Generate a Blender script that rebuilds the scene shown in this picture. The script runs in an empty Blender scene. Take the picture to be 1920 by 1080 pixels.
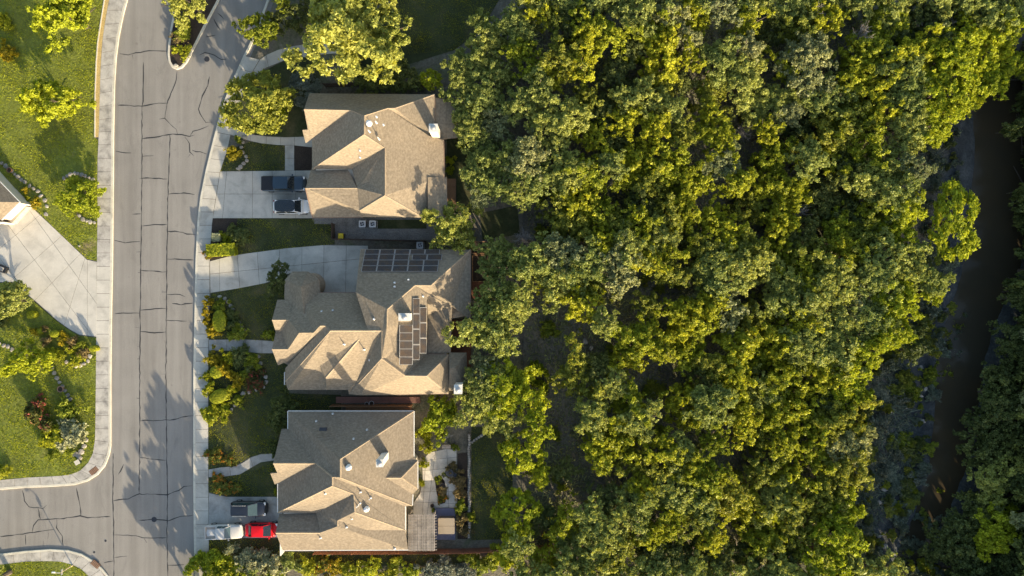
import bpy, math, random
import numpy as np
from mathutils import Vector
scene = bpy.context.scene
C = scene.collection
# ------------------------------------------------------------------ camera, sky, sun, exposure
S = 0.068            # metres per photo pixel at street level
H = 87.0             # camera height above the street
SUN_EL = math.radians(13.0)
SUN_DIR = Vector((0.473*math.cos(SUN_EL), -0.881*math.cos(SUN_EL), math.sin(SUN_EL))).normalized()
cam_d = bpy.data.cameras.new('camera'); cam = bpy.data.objects.new('camera', cam_d); C.objects.link(cam)
cam.location = (0, 0, H); cam.rotation_euler = (0, 0, 0)
cam_d.sensor_width = 36.0
cam_d.lens = 18.0/((960*S)/H)
cam_d.clip_start = 0.5; cam_d.clip_end = 3000
scene.camera = cam
world = bpy.data.worlds.new('World'); scene.world = world; world.use_nodes = True
wn = world.node_tree.nodes; wl = world.node_tree.links; wn.clear()
sky = wn.new('ShaderNodeTexSky'); sky.sky_type = 'NISHITA'; sky.sun_disc = False
sky.sun_elevation = SUN_EL; sky.sun_rotation = math.atan2(0.473, -0.881)
sky.air_density = 1.0; sky.dust_density = 2.2; sky.ozone_density = 1.0
bg = wn.new('ShaderNodeBackground'); bg.inputs['Strength'].default_value = 0.15
wo = wn.new('ShaderNodeOutputWorld')
wl.new(sky.outputs[0], bg.inputs[0]); wl.new(bg.outputs[0], wo.inputs[0])
sun_d = bpy.data.lights.new('sun', 'SUN'); sun_d.energy = 5.0; sun_d.angle = math.radians(0.5); sun_d.color = (1.0, 0.84, 0.60)
sun = bpy.data.objects.new('sun', sun_d); C.objects.link(sun)
sun.rotation_euler = SUN_DIR.to_track_quat('Z', 'Y').to_euler(); sun.location = (30, -60, 60)
scene.view_settings.view_transform = 'Standard'; scene.view_settings.look = 'None'
scene.view_settings.gamma = 1.0; scene.view_settings.use_curve_mapping = False
scene.view_settings.exposure = 1.24

# ------------------------------------------------------------------ helpers
rng = np.random.default_rng(7)
random.seed(7)
def P(px, py, z=0.0):
    k = S*(H-z)/H
    return Vector(((px-960)*k, (540-py)*k, z))
def smooth(a, b, x):
    t = min(1.0, max(0.0, (x-a)/(b-a))); return t*t*(3-2*t)
def lerp_tab(tab, y):
    if y <= tab[0][0]: return tab[0][1]
    for (a, b), (c, d) in zip(tab, tab[1:]):
        if y <= c: return b+(d-b)*(y-a)/(c-a)
    return tab[-1][1]
# creek centre line: world X by world Y (from photo pixels at the water level)
WL = -6.3
CREEK = sorted([(P(px, py, WL).y, P(px, py, WL).x) for px, py in
   [(1990,-60),(1945,60),(1912,200),(1893,330),(1876,440),(1848,540),(1815,620),(1800,700),(1790,800),(1776,880),(1745,960),(1700,1060),(1660,1150)]])
HALF = sorted([(P(0, py, WL).y, w) for py, w in [(-60,7.5),(200,5.5),(330,4.6),(440,4.0),(540,3.4),(620,3.0),(700,2.8),(800,2.6),(900,2.2),(1060,1.5)]])
def ground_h(x, y):
    """terrain height east of the street: level yards, then a wooded slope down to the creek"""
    c = lerp_tab(CREEK, y); w = lerp_tab(HALF, y)
    h = 0.10 - 5.4*smooth(4.0, 44.0, x)
    d = x-c
    if x > 30:
        bank = -5.3-0.7*smooth(-14, -w, d)
        h = min(h, bank)
        h -= 1.1*(1-smooth(w*0.8, w*1.25, abs(d)))
        if d > 0: h += 3.2*smooth(w, w+14, d)
    if x > 6: h += 0.18*math.sin(x*0.55+y*0.21)*math.cos(y*0.47-x*0.13)*smooth(6, 16, x)
    return h
def G(px, py, dz=0.0):
    z = 0.1
    for _ in range(12):
        p = P(px, py, z); z = ground_h(p.x, p.y)
    p = P(px, py, z); p.z += dz
    return p
def mesh_from(name, verts, faces, mats=None, smooth_sh=False):
    m = bpy.data.meshes.new(name); m.from_pydata([tuple(v) for v in verts], [], faces)
    for mm in ([] if mats is None else (mats if isinstance(mats, (list, tuple)) else [mats])): m.materials.append(mm)
    if smooth_sh: m.polygons.foreach_set('use_smooth', [True]*len(m.polygons))
    m.update(); return m
def link(name, mesh, parent=None, loc=None):
    o = bpy.data.objects.new(name, mesh); C.objects.link(o)
    if loc is not None: o.location = loc
    if parent is not None: o.parent = parent
    return o
def tag(o, label=None, cat=None, group=None, kind=None):
    if label: o['label'] = label
    if cat: o['category'] = cat
    if group: o['group'] = group
    if kind: o['kind'] = kind
    return o
def empty(name, loc=(0,0,0), rz=0.0):
    o = bpy.data.objects.new(name, None); C.objects.link(o); o.location = loc; o.rotation_euler = (0,0,rz); o.empty_display_size = 0.3
    return o
class MB:
    """collects simple shapes into one mesh"""
    def __init__(s): s.v = []; s.f = []
    def add(s, vs, fs):
        n = len(s.v); s.v += [tuple(v) for v in vs]; s.f += [tuple(i+n for i in f) for f in fs]; return s
    def box(s, x0, x1, y0, y1, z0, z1):
        return s.add([(x0,y0,z0),(x1,y0,z0),(x1,y1,z0),(x0,y1,z0),(x0,y0,z1),(x1,y0,z1),(x1,y1,z1),(x0,y1,z1)],
                     [(3,2,1,0),(4,5,6,7),(0,1,5,4),(1,2,6,5),(2,3,7,6),(3,0,4,7)])
    def obox(s, a, b, w, z0, z1):
        """box along a->b (xy) of width w between heights"""
        a = Vector((a[0],a[1],0)); b = Vector((b[0],b[1],0)); d = (b-a).normalized(); n = Vector((-d.y, d.x, 0))*(w/2)
        q = [a-n, b-n, b+n, a+n]
        return s.add([(p.x,p.y,z0) for p in q]+[(p.x,p.y,z1) for p in q], [(3,2,1,0),(4,5,6,7),(0,1,5,4),(1,2,6,5),(2,3,7,6),(3,0,4,7)])
    def prism(s, pts, z0, z1, top=None):
        n = len(pts)
        area = sum(pts[i][0]*pts[(i+1)%n][1]-pts[(i+1)%n][0]*pts[i][1] for i in range(n))
        if area < 0: pts = pts[::-1]
        zt = (lambda p: z1) if top is None else top
        vs = [(p[0],p[1],z0) for p in pts]+[(p[0],p[1],zt(p)) for p in pts]
        return s.add(vs, [tuple(range(n,2*n)), tuple(range(n-1,-1,-1))]+[(i,(i+1)%n,n+(i+1)%n,n+i) for i in range(n)])
    def tube(s, pts, radii, seg=6, cap=True):
        pts = [Vector(p) for p in pts]
        if not isinstance(radii, (list, tuple)): radii = [radii]*len(pts)
        rings = []
        for i, p in enumerate(pts):
            d = (pts[min(i+1,len(pts)-1)]-pts[max(i-1,0)]).normalized()
            u = d.cross(Vector((0,0,1)) if abs(d.z) < 0.9 else Vector((1,0,0))).normalized(); v = d.cross(u)
            rings.append([p+(u*math.cos(2*math.pi*k/seg)+v*math.sin(2*math.pi*k/seg))*radii[i] for k in range(seg)])
        vs = [q for r in rings for q in r]
        fs = [(i*seg+k, i*seg+(k+1)%seg, (i+1)*seg+(k+1)%seg, (i+1)*seg+k) for i in range(len(pts)-1) for k in range(seg)]
        if cap: fs += [tuple(range(seg-1,-1,-1)), tuple((len(pts)-1)*seg+k for k in range(seg))]
        return s.add(vs, fs)
    def lathe(s, prof, seg=16, cx=0, cy=0):
        vs = [(cx+r*math.cos(2*math.pi*k/seg), cy+r*math.sin(2*math.pi*k/seg), z) for r, z in prof for k in range(seg)]
        fs = [(i*seg+k, i*seg+(k+1)%seg, (i+1)*seg+(k+1)%seg, (i+1)*seg+k) for i in range(len(prof)-1) for k in range(seg)]
        fs += [tuple((len(prof)-1)*seg+k for k in range(seg)), tuple(range(seg-1,-1,-1))]
        return s.add(vs, fs)
    def build(s, name, m, parent=None, loc=None, sm=False):
        return link(name, mesh_from(name, s.v, s.f, m, sm), parent, loc)

# ------------------------------------------------------------------ materials
def nodes_of(name):
    m = bpy.data.materials.new(name); m.use_nodes = True
    nt = m.node_tree; nt.nodes.clear()
    out = nt.nodes.new('ShaderNodeOutputMaterial')
    b = nt.nodes.new('ShaderNodeBsdfPrincipled'); nt.links.new(b.outputs[0], out.inputs[0])
    return m, nt, b, out
def noise(nt, scale, detail=4, rough=0.6, vec=None, dist=0.0):
    n = nt.nodes.new('ShaderNodeTexNoise'); n.inputs['Scale'].default_value = scale
    n.inputs['Detail'].default_value = detail; n.inputs['Roughness'].default_value = rough; n.inputs['Distortion'].default_value = dist
    if vec is not None: nt.links.new(vec, n.inputs['Vector'])
    return n.outputs['Fac']
def ramp(nt, fac, stops):
    r = nt.nodes.new('ShaderNodeValToRGB'); e = r.color_ramp.elements
    while len(e) < len(stops): e.new(0.5)
    for k, (p, c) in enumerate(stops):
        e[k].position = p; e[k].color = (c[0],c[1],c[2],1)
    nt.links.new(fac, r.inputs[0]); return r.outputs[0]
def mixc(nt, fac, a, b, mode='MIX'):
    m = nt.nodes.new('ShaderNodeMix'); m.data_type = 'RGBA'; m.blend_type = mode
    for sock, v in ((0, fac), (6, a), (7, b)):
        if isinstance(v, (int, float)): m.inputs[sock].default_value = v
        elif isinstance(v, (tuple, list)): m.inputs[sock].default_value = (v[0],v[1],v[2],1)
        else: nt.links.new(v, m.inputs[sock])
    return m.outputs[2]
def position(nt):
    return nt.nodes.new('ShaderNodeNewGeometry').outputs['Position']
def bump(nt, b, h, strength, dist=0.05):
    n = nt.nodes.new('ShaderNodeBump'); n.inputs['Strength'].default_value = strength; n.inputs['Distance'].default_value = dist
    nt.links.new(h, n.inputs['Height']); nt.links.new(n.outputs[0], b.inputs['Normal'])
def mul(c, k): return tuple(max(0.0, v*k) for v in c)
def M_surface(name, c, rough=0.85, big=0.35, big_s=0.35, fine=0.25, fine_s=9.0, bmp=0.0, bs=20.0, bd=0.02, c2=None, spec=0.3, obj_var=0.0):
    """mottled matte surface: large stains x fine grain, optional second colour in patches, optional per-piece tint"""
    m, nt, b, out = nodes_of(name); pos = position(nt)
    n1 = noise(nt, big_s, 5, 0.6, pos, 0.4); n2 = noise(nt, fine_s, 3, 0.7, pos)
    c_hi = c if c2 is None else c2
    col = ramp(nt, n1, [(0.30, mul(c, 1-big)), (0.5, c), (0.72, mul(c_hi, 1+big*0.6))])
    g = ramp(nt, n2, [(0.25, (1-fine,)*3), (0.75, (1+fine,)*3)])
    col = mixc(nt, 1.0, col, g, 'MULTIPLY')
    if obj_var:
        oi = nt.nodes.new('ShaderNodeObjectInfo')
        r = ramp(nt, oi.outputs['Random'], [(0.0, (1-obj_var,)*3), (1.0, (1+obj_var,)*3)])
        col = mixc(nt, 1.0, col, r, 'MULTIPLY')
    nt.links.new(col, b.inputs['Base Color']); b.inputs['Roughness'].default_value = rough; b.inputs['Specular IOR Level'].default_value = spec
    if bmp: bump(nt, b, noise(nt, bs, 3, 0.6, pos), bmp, bd)
    return m
def M_lawn(name, c, dry):
    m, nt, b, out = nodes_of(name); pos = position(nt)
    n1 = noise(nt, 0.11, 6, 0.65, pos, 0.7); n2 = noise(nt, 3.0, 4, 0.7, pos); n3 = noise(nt, 0.7, 3, 0.6, pos)
    col = ramp(nt, n1, [(0.30, mul(c,0.7)), (0.5, c), (0.60, mul(c,1.15)), (0.70, dry)])
    col = mixc(nt, 1.0, col, ramp(nt, n2, [(0.25,(0.55,)*3),(0.75,(1.4,)*3)]), 'MULTIPLY')
    col = mixc(nt, 1.0, col, ramp(nt, n3, [(0.3,(0.85,)*3),(0.7,(1.12,)*3)]), 'MULTIPLY')
    nt.links.new(col, b.inputs['Base Color']); b.inputs['Roughness'].default_value = 0.95
    bump(nt, b, n2, 0.9, 0.10); return m
def M_plain(name, c, rough=0.5, metal=0.0, coat=0.0, spec=0.5, fine=0.06):
    m, nt, b, out = nodes_of(name); pos = position(nt)
    g = ramp(nt, noise(nt, 6.0, 3, 0.6, pos), [(0.3, mul(c, 1-fine)), (0.7, mul(c, 1+fine))])
    nt.links.new(g, b.inputs['Base Color'])
    b.inputs['Roughness'].default_value = rough; b.inputs['Metallic'].default_value = metal
    b.inputs['Coat Weight'].default_value = coat; b.inputs['Coat Roughness'].default_value = 0.05; b.inputs['Specular IOR Level'].default_value = spec
    return m
def M_leaf(name, c_dark, c_light, trans=0.32, var=0.18, rough=0.55, c_odd=None):
    """leaves: colour by leaf (attribute rnd) and by plant; thin, lets some light through"""
    m, nt, b, out = nodes_of(name)
    at = nt.nodes.new('ShaderNodeAttribute'); at.attribute_name = 'rnd'
    oi = nt.nodes.new('ShaderNodeObjectInfo')
    stops = [(0.0, c_dark), (0.75, c_light), (1.0, mul(c_light, 1.25) if c_odd is None else c_odd)]
    if c_odd is not None: stops = [(0.0, c_dark), (0.70, c_light), (0.74, c_odd), (1.0, c_odd)]
    col = ramp(nt, at.outputs['Fac'], stops)
    r = ramp(nt, oi.outputs['Random'], [(0.0, (1-var*1.1, 1-var*0.8, 1-var*0.6)), (0.5, (1,1,1)), (1.0, (1+var*1.2, 1+var*0.9, 1+var*0.6))])
    col = mixc(nt, 1.0, col, r, 'MULTIPLY')
    nt.links.new(col, b.inputs['Base Color']); b.inputs['Roughness'].default_value = rough; b.inputs['Specular IOR Level'].default_value = 0.25
    t = nt.nodes.new('ShaderNodeBsdfTranslucent')
    tc = mixc(nt, 1.0, col, (1.15, 1.1, 0.55), 'MULTIPLY'); nt.links.new(tc, t.inputs[0])
    mx = nt.nodes.new('ShaderNodeMixShader'); mx.inputs[0].default_value = trans
    nt.links.new(b.outputs[0], mx.inputs[1]); nt.links.new(t.outputs[0], mx.inputs[2]); nt.links.new(mx.outputs[0], out.inputs[0])
    return m
def M_roof(name, c, c2):
    """asphalt shingles: granule speckle, faint horizontal courses, uneven tabs"""
    m, nt, b, out = nodes_of(name); pos = position(nt)
    sp = nt.nodes.new('ShaderNodeSeparateXYZ'); nt.links.new(pos, sp.inputs[0])
    mp = nt.nodes.new('ShaderNodeMapping'); mp.inputs['Scale'].default_value = (3.2, 3.2, 9.0); nt.links.new(pos, mp.inputs[0])
    tab = noise(nt, 1.0, 2, 0.5, mp.outputs[0]); fine = noise(nt, 11.0, 3, 0.8, pos); big = noise(nt, 0.25, 4, 0.6, pos)
    col = ramp(nt, tab, [(0.30, mul(c, 0.82)), (0.5, c), (0.70, c2)])
    col = mixc(nt, 1.0, col, ramp(nt, fine, [(0.3, (0.80,0.80,0.81)), (0.7, (1.15,1.14,1.12))]), 'MULTIPLY')
    col = mixc(nt, 1.0, col, ramp(nt, big, [(0.3, (0.9,0.9,0.9)), (0.7, (1.08,1.07,1.05))]), 'MULTIPLY')
    w = nt.nodes.new('ShaderNodeMath'); w.operation = 'MULTIPLY'; w.inputs[1].default_value = 1/0.07; nt.links.new(sp.outputs[2], w.inputs[0])
    fr = nt.nodes.new('ShaderNodeMath'); fr.operation = 'FRACT'; nt.links.new(w.outputs[0], fr.inputs[0])
    course = ramp(nt, fr.outputs[0], [(0.0, (0.78,0.78,0.79)), (0.22, (1.0,1.0,1.0))])
    col = mixc(nt, 1.0, col, course, 'MULTIPLY')
    nt.links.new(col, b.inputs['Base Color']); b.inputs['Roughness'].default_value = 0.9; b.inputs['Specular IOR Level'].default_value = 0.2
    ad = nt.nodes.new('ShaderNodeMath'); ad.operation = 'ADD'; nt.links.new(tab, ad.inputs[0]); nt.links.new(fine, ad.inputs[1])
    bump(nt, b, ad.outputs[0], 0.5, 0.016)
    return m
MAT = {}
MAT['asphalt'] = M_surface('asphalt', (0.235,0.222,0.205), 0.9, 0.10, 0.12, 0.10, 5.0, 0.25, 14, 0.01)
MAT['tar'] = M_plain('crack_sealant', (0.028,0.027,0.026), 0.6)
MAT['walk'] = M_surface('weathered_concrete', (0.40,0.375,0.33), 0.9, 0.42, 0.9, 0.12, 5.0, 0.15, 18, 0.01, obj_var=0.10)
MAT['drive'] = M_surface('driveway_concrete', (0.48,0.445,0.375), 0.9, 0.26, 0.55, 0.08, 6.0, 0.1, 18, 0.01, obj_var=0.05)
MAT['drive_pale'] = M_surface('pale_concrete', (0.50,0.47,0.405), 0.9, 0.20, 0.5, 0.07, 6.0, 0.1, 18, 0.01, obj_var=0.03)
MAT['drive_dark'] = M_surface('grey_concrete', (0.36,0.34,0.30), 0.9, 0.30, 0.8, 0.12, 5.0, 0.15, 18, 0.01, obj_var=0.05)
MAT['kerb'] = M_surface('kerb_concrete', (0.56,0.52,0.42), 0.9, 0.22, 0.8, 0.10, 6.0)
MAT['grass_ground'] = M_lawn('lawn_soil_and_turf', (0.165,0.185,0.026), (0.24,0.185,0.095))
MAT['lawn_shade'] = M_surface('shade_toned_turf', (0.046,0.056,0.020), 0.95, 0.35, 0.30, 0.35, 4.0, 0.6, 8, 0.06, c2=(0.085,0.076,0.035))  # turf toned darker: the shade over the right-hand yards is in this colour
MAT['mulch'] = M_surface('dark_mulch', (0.050,0.036,0.026), 0.95, 0.35, 0.8, 0.5, 8.0, 0.9, 14, 0.05)
MAT['litter'] = M_surface('leaf_litter', (0.085,0.068,0.045), 0.95, 0.5, 0.22, 0.5, 3.5, 0.9, 5, 0.10, c2=(0.080,0.082,0.035))
MAT['mud'] = M_surface('creek_mud', (0.105,0.105,0.098), 0.8, 0.45, 0.16, 0.4, 2.5, 0.7, 4, 0.08, c2=(0.12,0.118,0.105))
MAT['gravel_gold'] = M_surface('golden_gravel', (0.50,0.36,0.14), 0.95, 0.2, 0.8, 0.5, 9.0, 0.9, 16, 0.05)
MAT['gravel_grey'] = M_surface('grey_gravel', (0.20,0.19,0.17), 0.95, 0.3, 0.7, 0.5, 7.0, 0.9, 10, 0.06)
MAT['stone'] = M_surface('pale_limestone', (0.31,0.28,0.235), 0.9, 0.3, 1.2, 0.2, 8.0, 0.5, 9, 0.04, obj_var=0.15)
MAT['stone_pale'] = M_surface('cream_flagstone', (0.56,0.51,0.43), 0.9, 0.25, 1.0, 0.15, 7.0, 0.3, 9, 0.03, obj_var=0.14)
MAT['stone_dark'] = M_surface('weathered_limestone', (0.27,0.25,0.215), 0.9, 0.35, 1.2, 0.25, 7.0, 0.6, 9, 0.05, obj_var=0.15)
MAT['roof1'] = M_roof('tan_shingles', (0.268,0.217,0.152), (0.32,0.262,0.185))
MAT['roof2'] = M_roof('brown_tan_shingles', (0.245,0.200,0.142), (0.30,0.246,0.175))
MAT['roof3'] = M_roof('grey_tan_shingles', (0.212,0.177,0.132), (0.262,0.219,0.165))
MAT['ridge'] = M_surface('ridge_shingles', (0.30,0.235,0.16), 0.9, 0.15, 0.8, 0.3, 9.0)
MAT['stucco'] = M_surface('cream_stucco', (0.62,0.55,0.43), 0.9, 0.15, 0.5, 0.08, 8.0)
MAT['brick_wall'] = M_surface('tan_stone_wall', (0.38,0.29,0.20), 0.9, 0.25, 0.9, 0.3, 4.0, 0.5, 6, 0.05)
MAT['trim'] = M_plain('white_trim', (0.70,0.68,0.62), 0.6)
MAT['trim_brown'] = M_plain('brown_trim', (0.20,0.13,0.085), 0.6)
MAT['white'] = M_plain('white_plastic', (0.78,0.77,0.73), 0.45)
MAT['chim_white'] = M_surface('white_chimney_siding', (0.66,0.64,0.58), 0.8, 0.2, 1.5, 0.08, 9.0)
MAT['metal'] = M_plain('galvanised_metal', (0.42,0.42,0.41), 0.45, 0.6)
MAT['dark_metal'] = M_plain('dark_metal', (0.05,0.05,0.055), 0.45, 0.5)
MAT['black'] = M_plain('black_plastic', (0.015,0.015,0.016), 0.5)
MAT['rubber'] = M_plain('tyre_rubber', (0.022,0.022,0.022), 0.85)
MAT['glass'] = M_plain('dark_glass', (0.018,0.024,0.028), 0.06, 0.0, 0.0, 0.8)
MAT['glass_light'] = M_plain('tinted_glass', (0.045,0.075,0.078), 0.05, 0.0, 0.0, 0.9)
MAT['bark'] = M_surface('grey_brown_bark', (0.115,0.092,0.070), 0.95, 0.3, 1.2, 0.3, 6.0, 0.9, 8, 0.06)
MAT['bark_pale'] = M_surface('pale_grey_twigs', (0.34,0.31,0.28), 0.95, 0.25, 1.2, 0.2, 6.0)
MAT['wood_red'] = M_surface('red_stained_wood', (0.170,0.072,0.042), 0.75, 0.25, 0.8, 0.2, 6.0, obj_var=0.12)
MAT['wood_orange'] = M_surface('cedar_boards', (0.34,0.19,0.095), 0.75, 0.25, 0.8, 0.2, 6.0, obj_var=0.12)
MAT['wood_grey'] = M_surface('weathered_grey_boards', (0.33,0.285,0.235), 0.9, 0.3, 1.0, 0.25, 6.0, obj_var=0.2)
MAT['wood_dark'] = M_surface('dark_fence_boards', (0.085,0.058,0.042), 0.9, 0.3, 0.8, 0.2, 6.0, obj_var=0.15)
# leaves
MAT['jun'] = M_leaf('juniper_foliage', (0.158,0.185,0.016), (0.435,0.451,0.030), 0.34, 0.20)
MAT['jun2'] = M_leaf('olive_juniper_foliage', (0.125,0.152,0.024), (0.329,0.341,0.049), 0.34, 0.20)
MAT['oak'] = M_leaf('live_oak_foliage', (0.151,0.189,0.045), (0.395,0.429,0.114), 0.36, 0.18)
MAT['oak2'] = M_leaf('greyish_oak_foliage', (0.151,0.175,0.074), (0.362,0.380,0.175), 0.34, 0.15)
MAT['bri'] = M_leaf('bright_yellow_green_foliage', (0.162,0.207,0.015), (0.448,0.493,0.030), 0.40, 0.16)
MAT['elm'] = M_leaf('elm_foliage', (0.189,0.214,0.034), (0.468,0.486,0.113), 0.42, 0.08)
MAT['drk'] = M_leaf('dark_and_shaded_foliage', (0.064,0.088,0.028), (0.176,0.202,0.053), 0.3, 0.2)  # dark green leaves; for shaded trees the shade is put into this colour
MAT['blue'] = M_leaf('blue_grey_foliage', (0.095,0.115,0.085), (0.205,0.225,0.165), 0.2, 0.1)
MAT['sage'] = M_leaf('silver_sage_foliage', (0.168,0.187,0.100), (0.399,0.396,0.210), 0.2, 0.1)
MAT['yel'] = M_leaf('golden_shrub_foliage', (0.16,0.14,0.010), (0.42,0.34,0.018), 0.35, 0.15)
MAT['lime'] = M_leaf('clipped_lime_foliage', (0.175,0.198,0.009), (0.393,0.401,0.021), 0.3, 0.06)
MAT['grn'] = M_leaf('mid_green_foliage', (0.101,0.137,0.014), (0.288,0.324,0.029), 0.34, 0.16)
MAT['lant'] = M_leaf('green_shrub_with_orange_flowers', (0.07,0.09,0.012), (0.19,0.19,0.02), 0.25, 0.1, c_odd=(0.50,0.17,0.015))
MAT['pink'] = M_leaf('green_shrub_with_pink_flowers', (0.05,0.07,0.015), (0.15,0.15,0.03), 0.25, 0.1, c_odd=(0.38,0.09,0.08))
MAT['rose'] = M_leaf('shrub_with_small_red_flowers', (0.03,0.045,0.015), (0.09,0.10,0.02), 0.25, 0.1, c_odd=(0.30,0.06,0.04))
MAT['dry'] = M_leaf('dry_tan_and_olive_foliage', (0.13,0.10,0.045), (0.29,0.22,0.09), 0.25, 0.1)
MAT['reed'] = M_leaf('grey_green_reeds', (0.070,0.093,0.064), (0.199,0.235,0.165), 0.25, 0.1)
MAT['grass'] = M_leaf('grass_blades', (0.186,0.232,0.016), (0.466,0.493,0.031), 0.35, 0.0)
MAT['grass2'] = M_leaf('mown_grass_blades', (0.198,0.223,0.012), (0.546,0.527,0.025), 0.35, 0.0)
MAT['grass_dry'] = M_leaf('dry_grass_blades', (0.10,0.085,0.03), (0.24,0.19,0.07), 0.3, 0.0)
def M_water():
    m, nt, b, out = nodes_of('creek_water'); pos = position(nt)
    col = ramp(nt, noise(nt, 0.10, 4, 0.6, pos, 0.6), [(0.35, (0.066,0.050,0.028)), (0.65, (0.048,0.042,0.028))])
    nt.links.new(col, b.inputs['Base Color']); b.inputs['Roughness'].default_value = 0.16; b.inputs['IOR'].default_value = 1.33
    bump(nt, b, noise(nt, 1.3, 3, 0.6, pos), 0.06, 0.05)
    return m
MAT['water'] = M_water()
def M_panel():
    """solar cells: dark cells with thin pale grid lines, in each panel's own coordinates"""
    m, nt, b, out = nodes_of('solar_cells')
    uv = nt.nodes.new('ShaderNodeUVMap')
    sp = nt.nodes.new('ShaderNodeSeparateXYZ'); nt.links.new(uv.outputs[0], sp.inputs[0])
    facs = []
    for k, n in ((0, 12), (1, 6)):
        a = nt.nodes.new('ShaderNodeMath'); a.operation = 'MULTIPLY'; a.inputs[1].default_value = n; nt.links.new(sp.outputs[k], a.inputs[0])
        f = nt.nodes.new('ShaderNodeMath'); f.operation = 'FRACT'; nt.links.new(a.outputs[0], f.inputs[0])
        g = nt.nodes.new('ShaderNodeMath'); g.operation = 'LESS_THAN'; g.inputs[1].default_value = 0.10; nt.links.new(f.outputs[0], g.inputs[0])
        facs.append(g.outputs[0])
    mx = nt.nodes.new('ShaderNodeMath'); mx.operation = 'MAXIMUM'; nt.links.new(facs[0], mx.inputs[0]); nt.links.new(facs[1], mx.inputs[1])
    pos = position(nt)
    cell = ramp(nt, noise(nt, 1.6, 2, 0.5, pos), [(0.35, (0.022,0.020,0.022)), (0.65, (0.055,0.032,0.016))])
    col = mixc(nt, mx.outputs[0], cell, (0.17,0.165,0.155))
    nt.links.new(col, b.inputs['Base Color']); b.inputs['Roughness'].default_value = 0.45; b.inputs['Specular IOR Level'].default_value = 0.12
    return m
MAT['panel'] = M_panel()
# ------------------------------------------------------------------ the setting
LKS = [((242,-30),(213,-30)),((240,0),(206,0)),((232,30),(200,30)),((224,70),(193.5,75)),((219,110),(190.5,115)),((216,160),(188.5,165)),((215,210),(187.5,215)),((214,262),(186,262)),
 ((214,300),(184,300)),((213,400),(184,400)),((212,500),(183,500)),((210,600),(182,600)),((209,700),(181,700)),((209,800),(180,800)),((209,835),(179,830)),
 ((206,853),(176,848)),((198,873),(169,864)),((184,890),(158,878)),((165,902),(143,887)),((140,909),(125,891)),((100,912),(95,893)),((50,914),(50,895)),((0,918),(0,900)),((-40,922),(-40,903)),((-300,945),(-300,926))]
RKS = [((457,105),(487,112)),((446,130),(472,138)),((432,160),(458,170)),((419,195),(446,203)),((408,232),(436,238)),((397,275),(427,280)),((386,320),(413,322)),((376,370),(405,372)),
 ((371,410),(399,410)),((369,450),(396,450)),((367,490),(393,490)),((366,540),(394,540)),((365,600),(392,600)),((363,700),(391,700)),((363,800),(391,800)),((363,900),(391,900)),((364,1000),(392,1000)),((365,1040),(392,1040)),((367,1110),(394,1110))]
RK_TOP = [(520,-40),(505,-10),(490,30),(476,65),(465,90),(457,105)]
SKS = [((-300,1066),(-300,1086)),((-40,1043),(-40,1063)),((0,1038),(0,1058)),((50,1032),(50,1052)),((95,1029),(95,1051)),((130,1031),(120,1053)),((155,1038),(140,1059)),((175,1050),(155,1067)),((192,1064),(168,1080)),((205,1080),(178,1096)),((214,1110),(185,1115))]
ISLAND = [(336,-40),(331,0),(326,25),(320,55),(316,85),(315,103),(317,117),(323,127),(332,131),(342,128),(351,118),(365,92),(385,52),(410,5),(430,-40)]

# ground: one sheet; it steps up under the right-hand pavement and falls away to the creek
def step_x(y):
    pts = [(a[0]+14, a[1]) for a in RK_TOP]+[(k[0]+14, k[1]) for k, s in RKS]
    tab = sorted((P(0,b).y, P(a,0).x) for a, b in pts)
    return lerp_tab(tab, y)
def build_ground():
    ys = np.concatenate([np.linspace(-300,-50,8)[:-1], np.arange(-50,50.01,0.9), np.linspace(50,300,8)[1:]])
    verts = []; mud = []
    xr = np.concatenate([np.arange(0,135,0.9), np.linspace(136,340,8)])
    xl = np.linspace(-300,-0.001,6)
    for y in ys:
        sx = step_x(y)
        for t in xl: verts.append((sx+t, y, -0.06)); mud.append(0)
        for k, t in enumerate(xr):
            x = sx+t; z = ground_h(x, y); verts.append((x, y, z))
            d = x-lerp_tab(CREEK, y); mud.append(smooth(-14, -8, d)*(1-smooth(6,12,d)))
    nx = len(xl)+len(xr)
    faces = [(j*nx+i, j*nx+i+1, (j+1)*nx+i+1, (j+1)*nx+i) for j in range(len(ys)-1) for i in range(nx-1)]
    m = bpy.data.materials.new('ground_mix'); m.use_nodes = True
    mm, nt, b, out = nodes_of('woodland_floor'); pos = position(nt)
    n1 = noise(nt, 0.22, 5, 0.65, pos, 0.4); n2 = noise(nt, 4.0, 4, 0.75, pos); n3 = noise(nt, 0.35, 6, 0.7, pos, 0.8)
    lit = ramp(nt, n1, [(0.30,(0.085,0.080,0.055)),(0.5,(0.170,0.150,0.110)),(0.62,(0.120,0.128,0.070)),(0.75,(0.26,0.23,0.18))])
    md = ramp(nt, n3, [(0.32,(0.026,0.030,0.030)),(0.5,(0.055,0.062,0.062)),(0.7,(0.105,0.112,0.108))])
    at = nt.nodes.new('ShaderNodeAttribute'); at.attribute_name = 'mud'
    col = mixc(nt, at.outputs['Fac'], lit, md)
    col = mixc(nt, 1.0, col, ramp(nt, n2, [(0.25,(0.5,)*3),(0.75,(1.45,)*3)]), 'MULTIPLY')
    nt.links.new(col, b.inputs['Base Color']); b.inputs['Roughness'].default_value = 0.95
    bump(nt, b, n2, 0.9, 0.15)
    me = mesh_from('ground', verts, faces, mm, True)
    a = me.attributes.new('mud', 'FLOAT', 'POINT'); a.data.foreach_set('value', mud)
    tag(link('ground', me), kind='structure')
build_ground()
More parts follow.
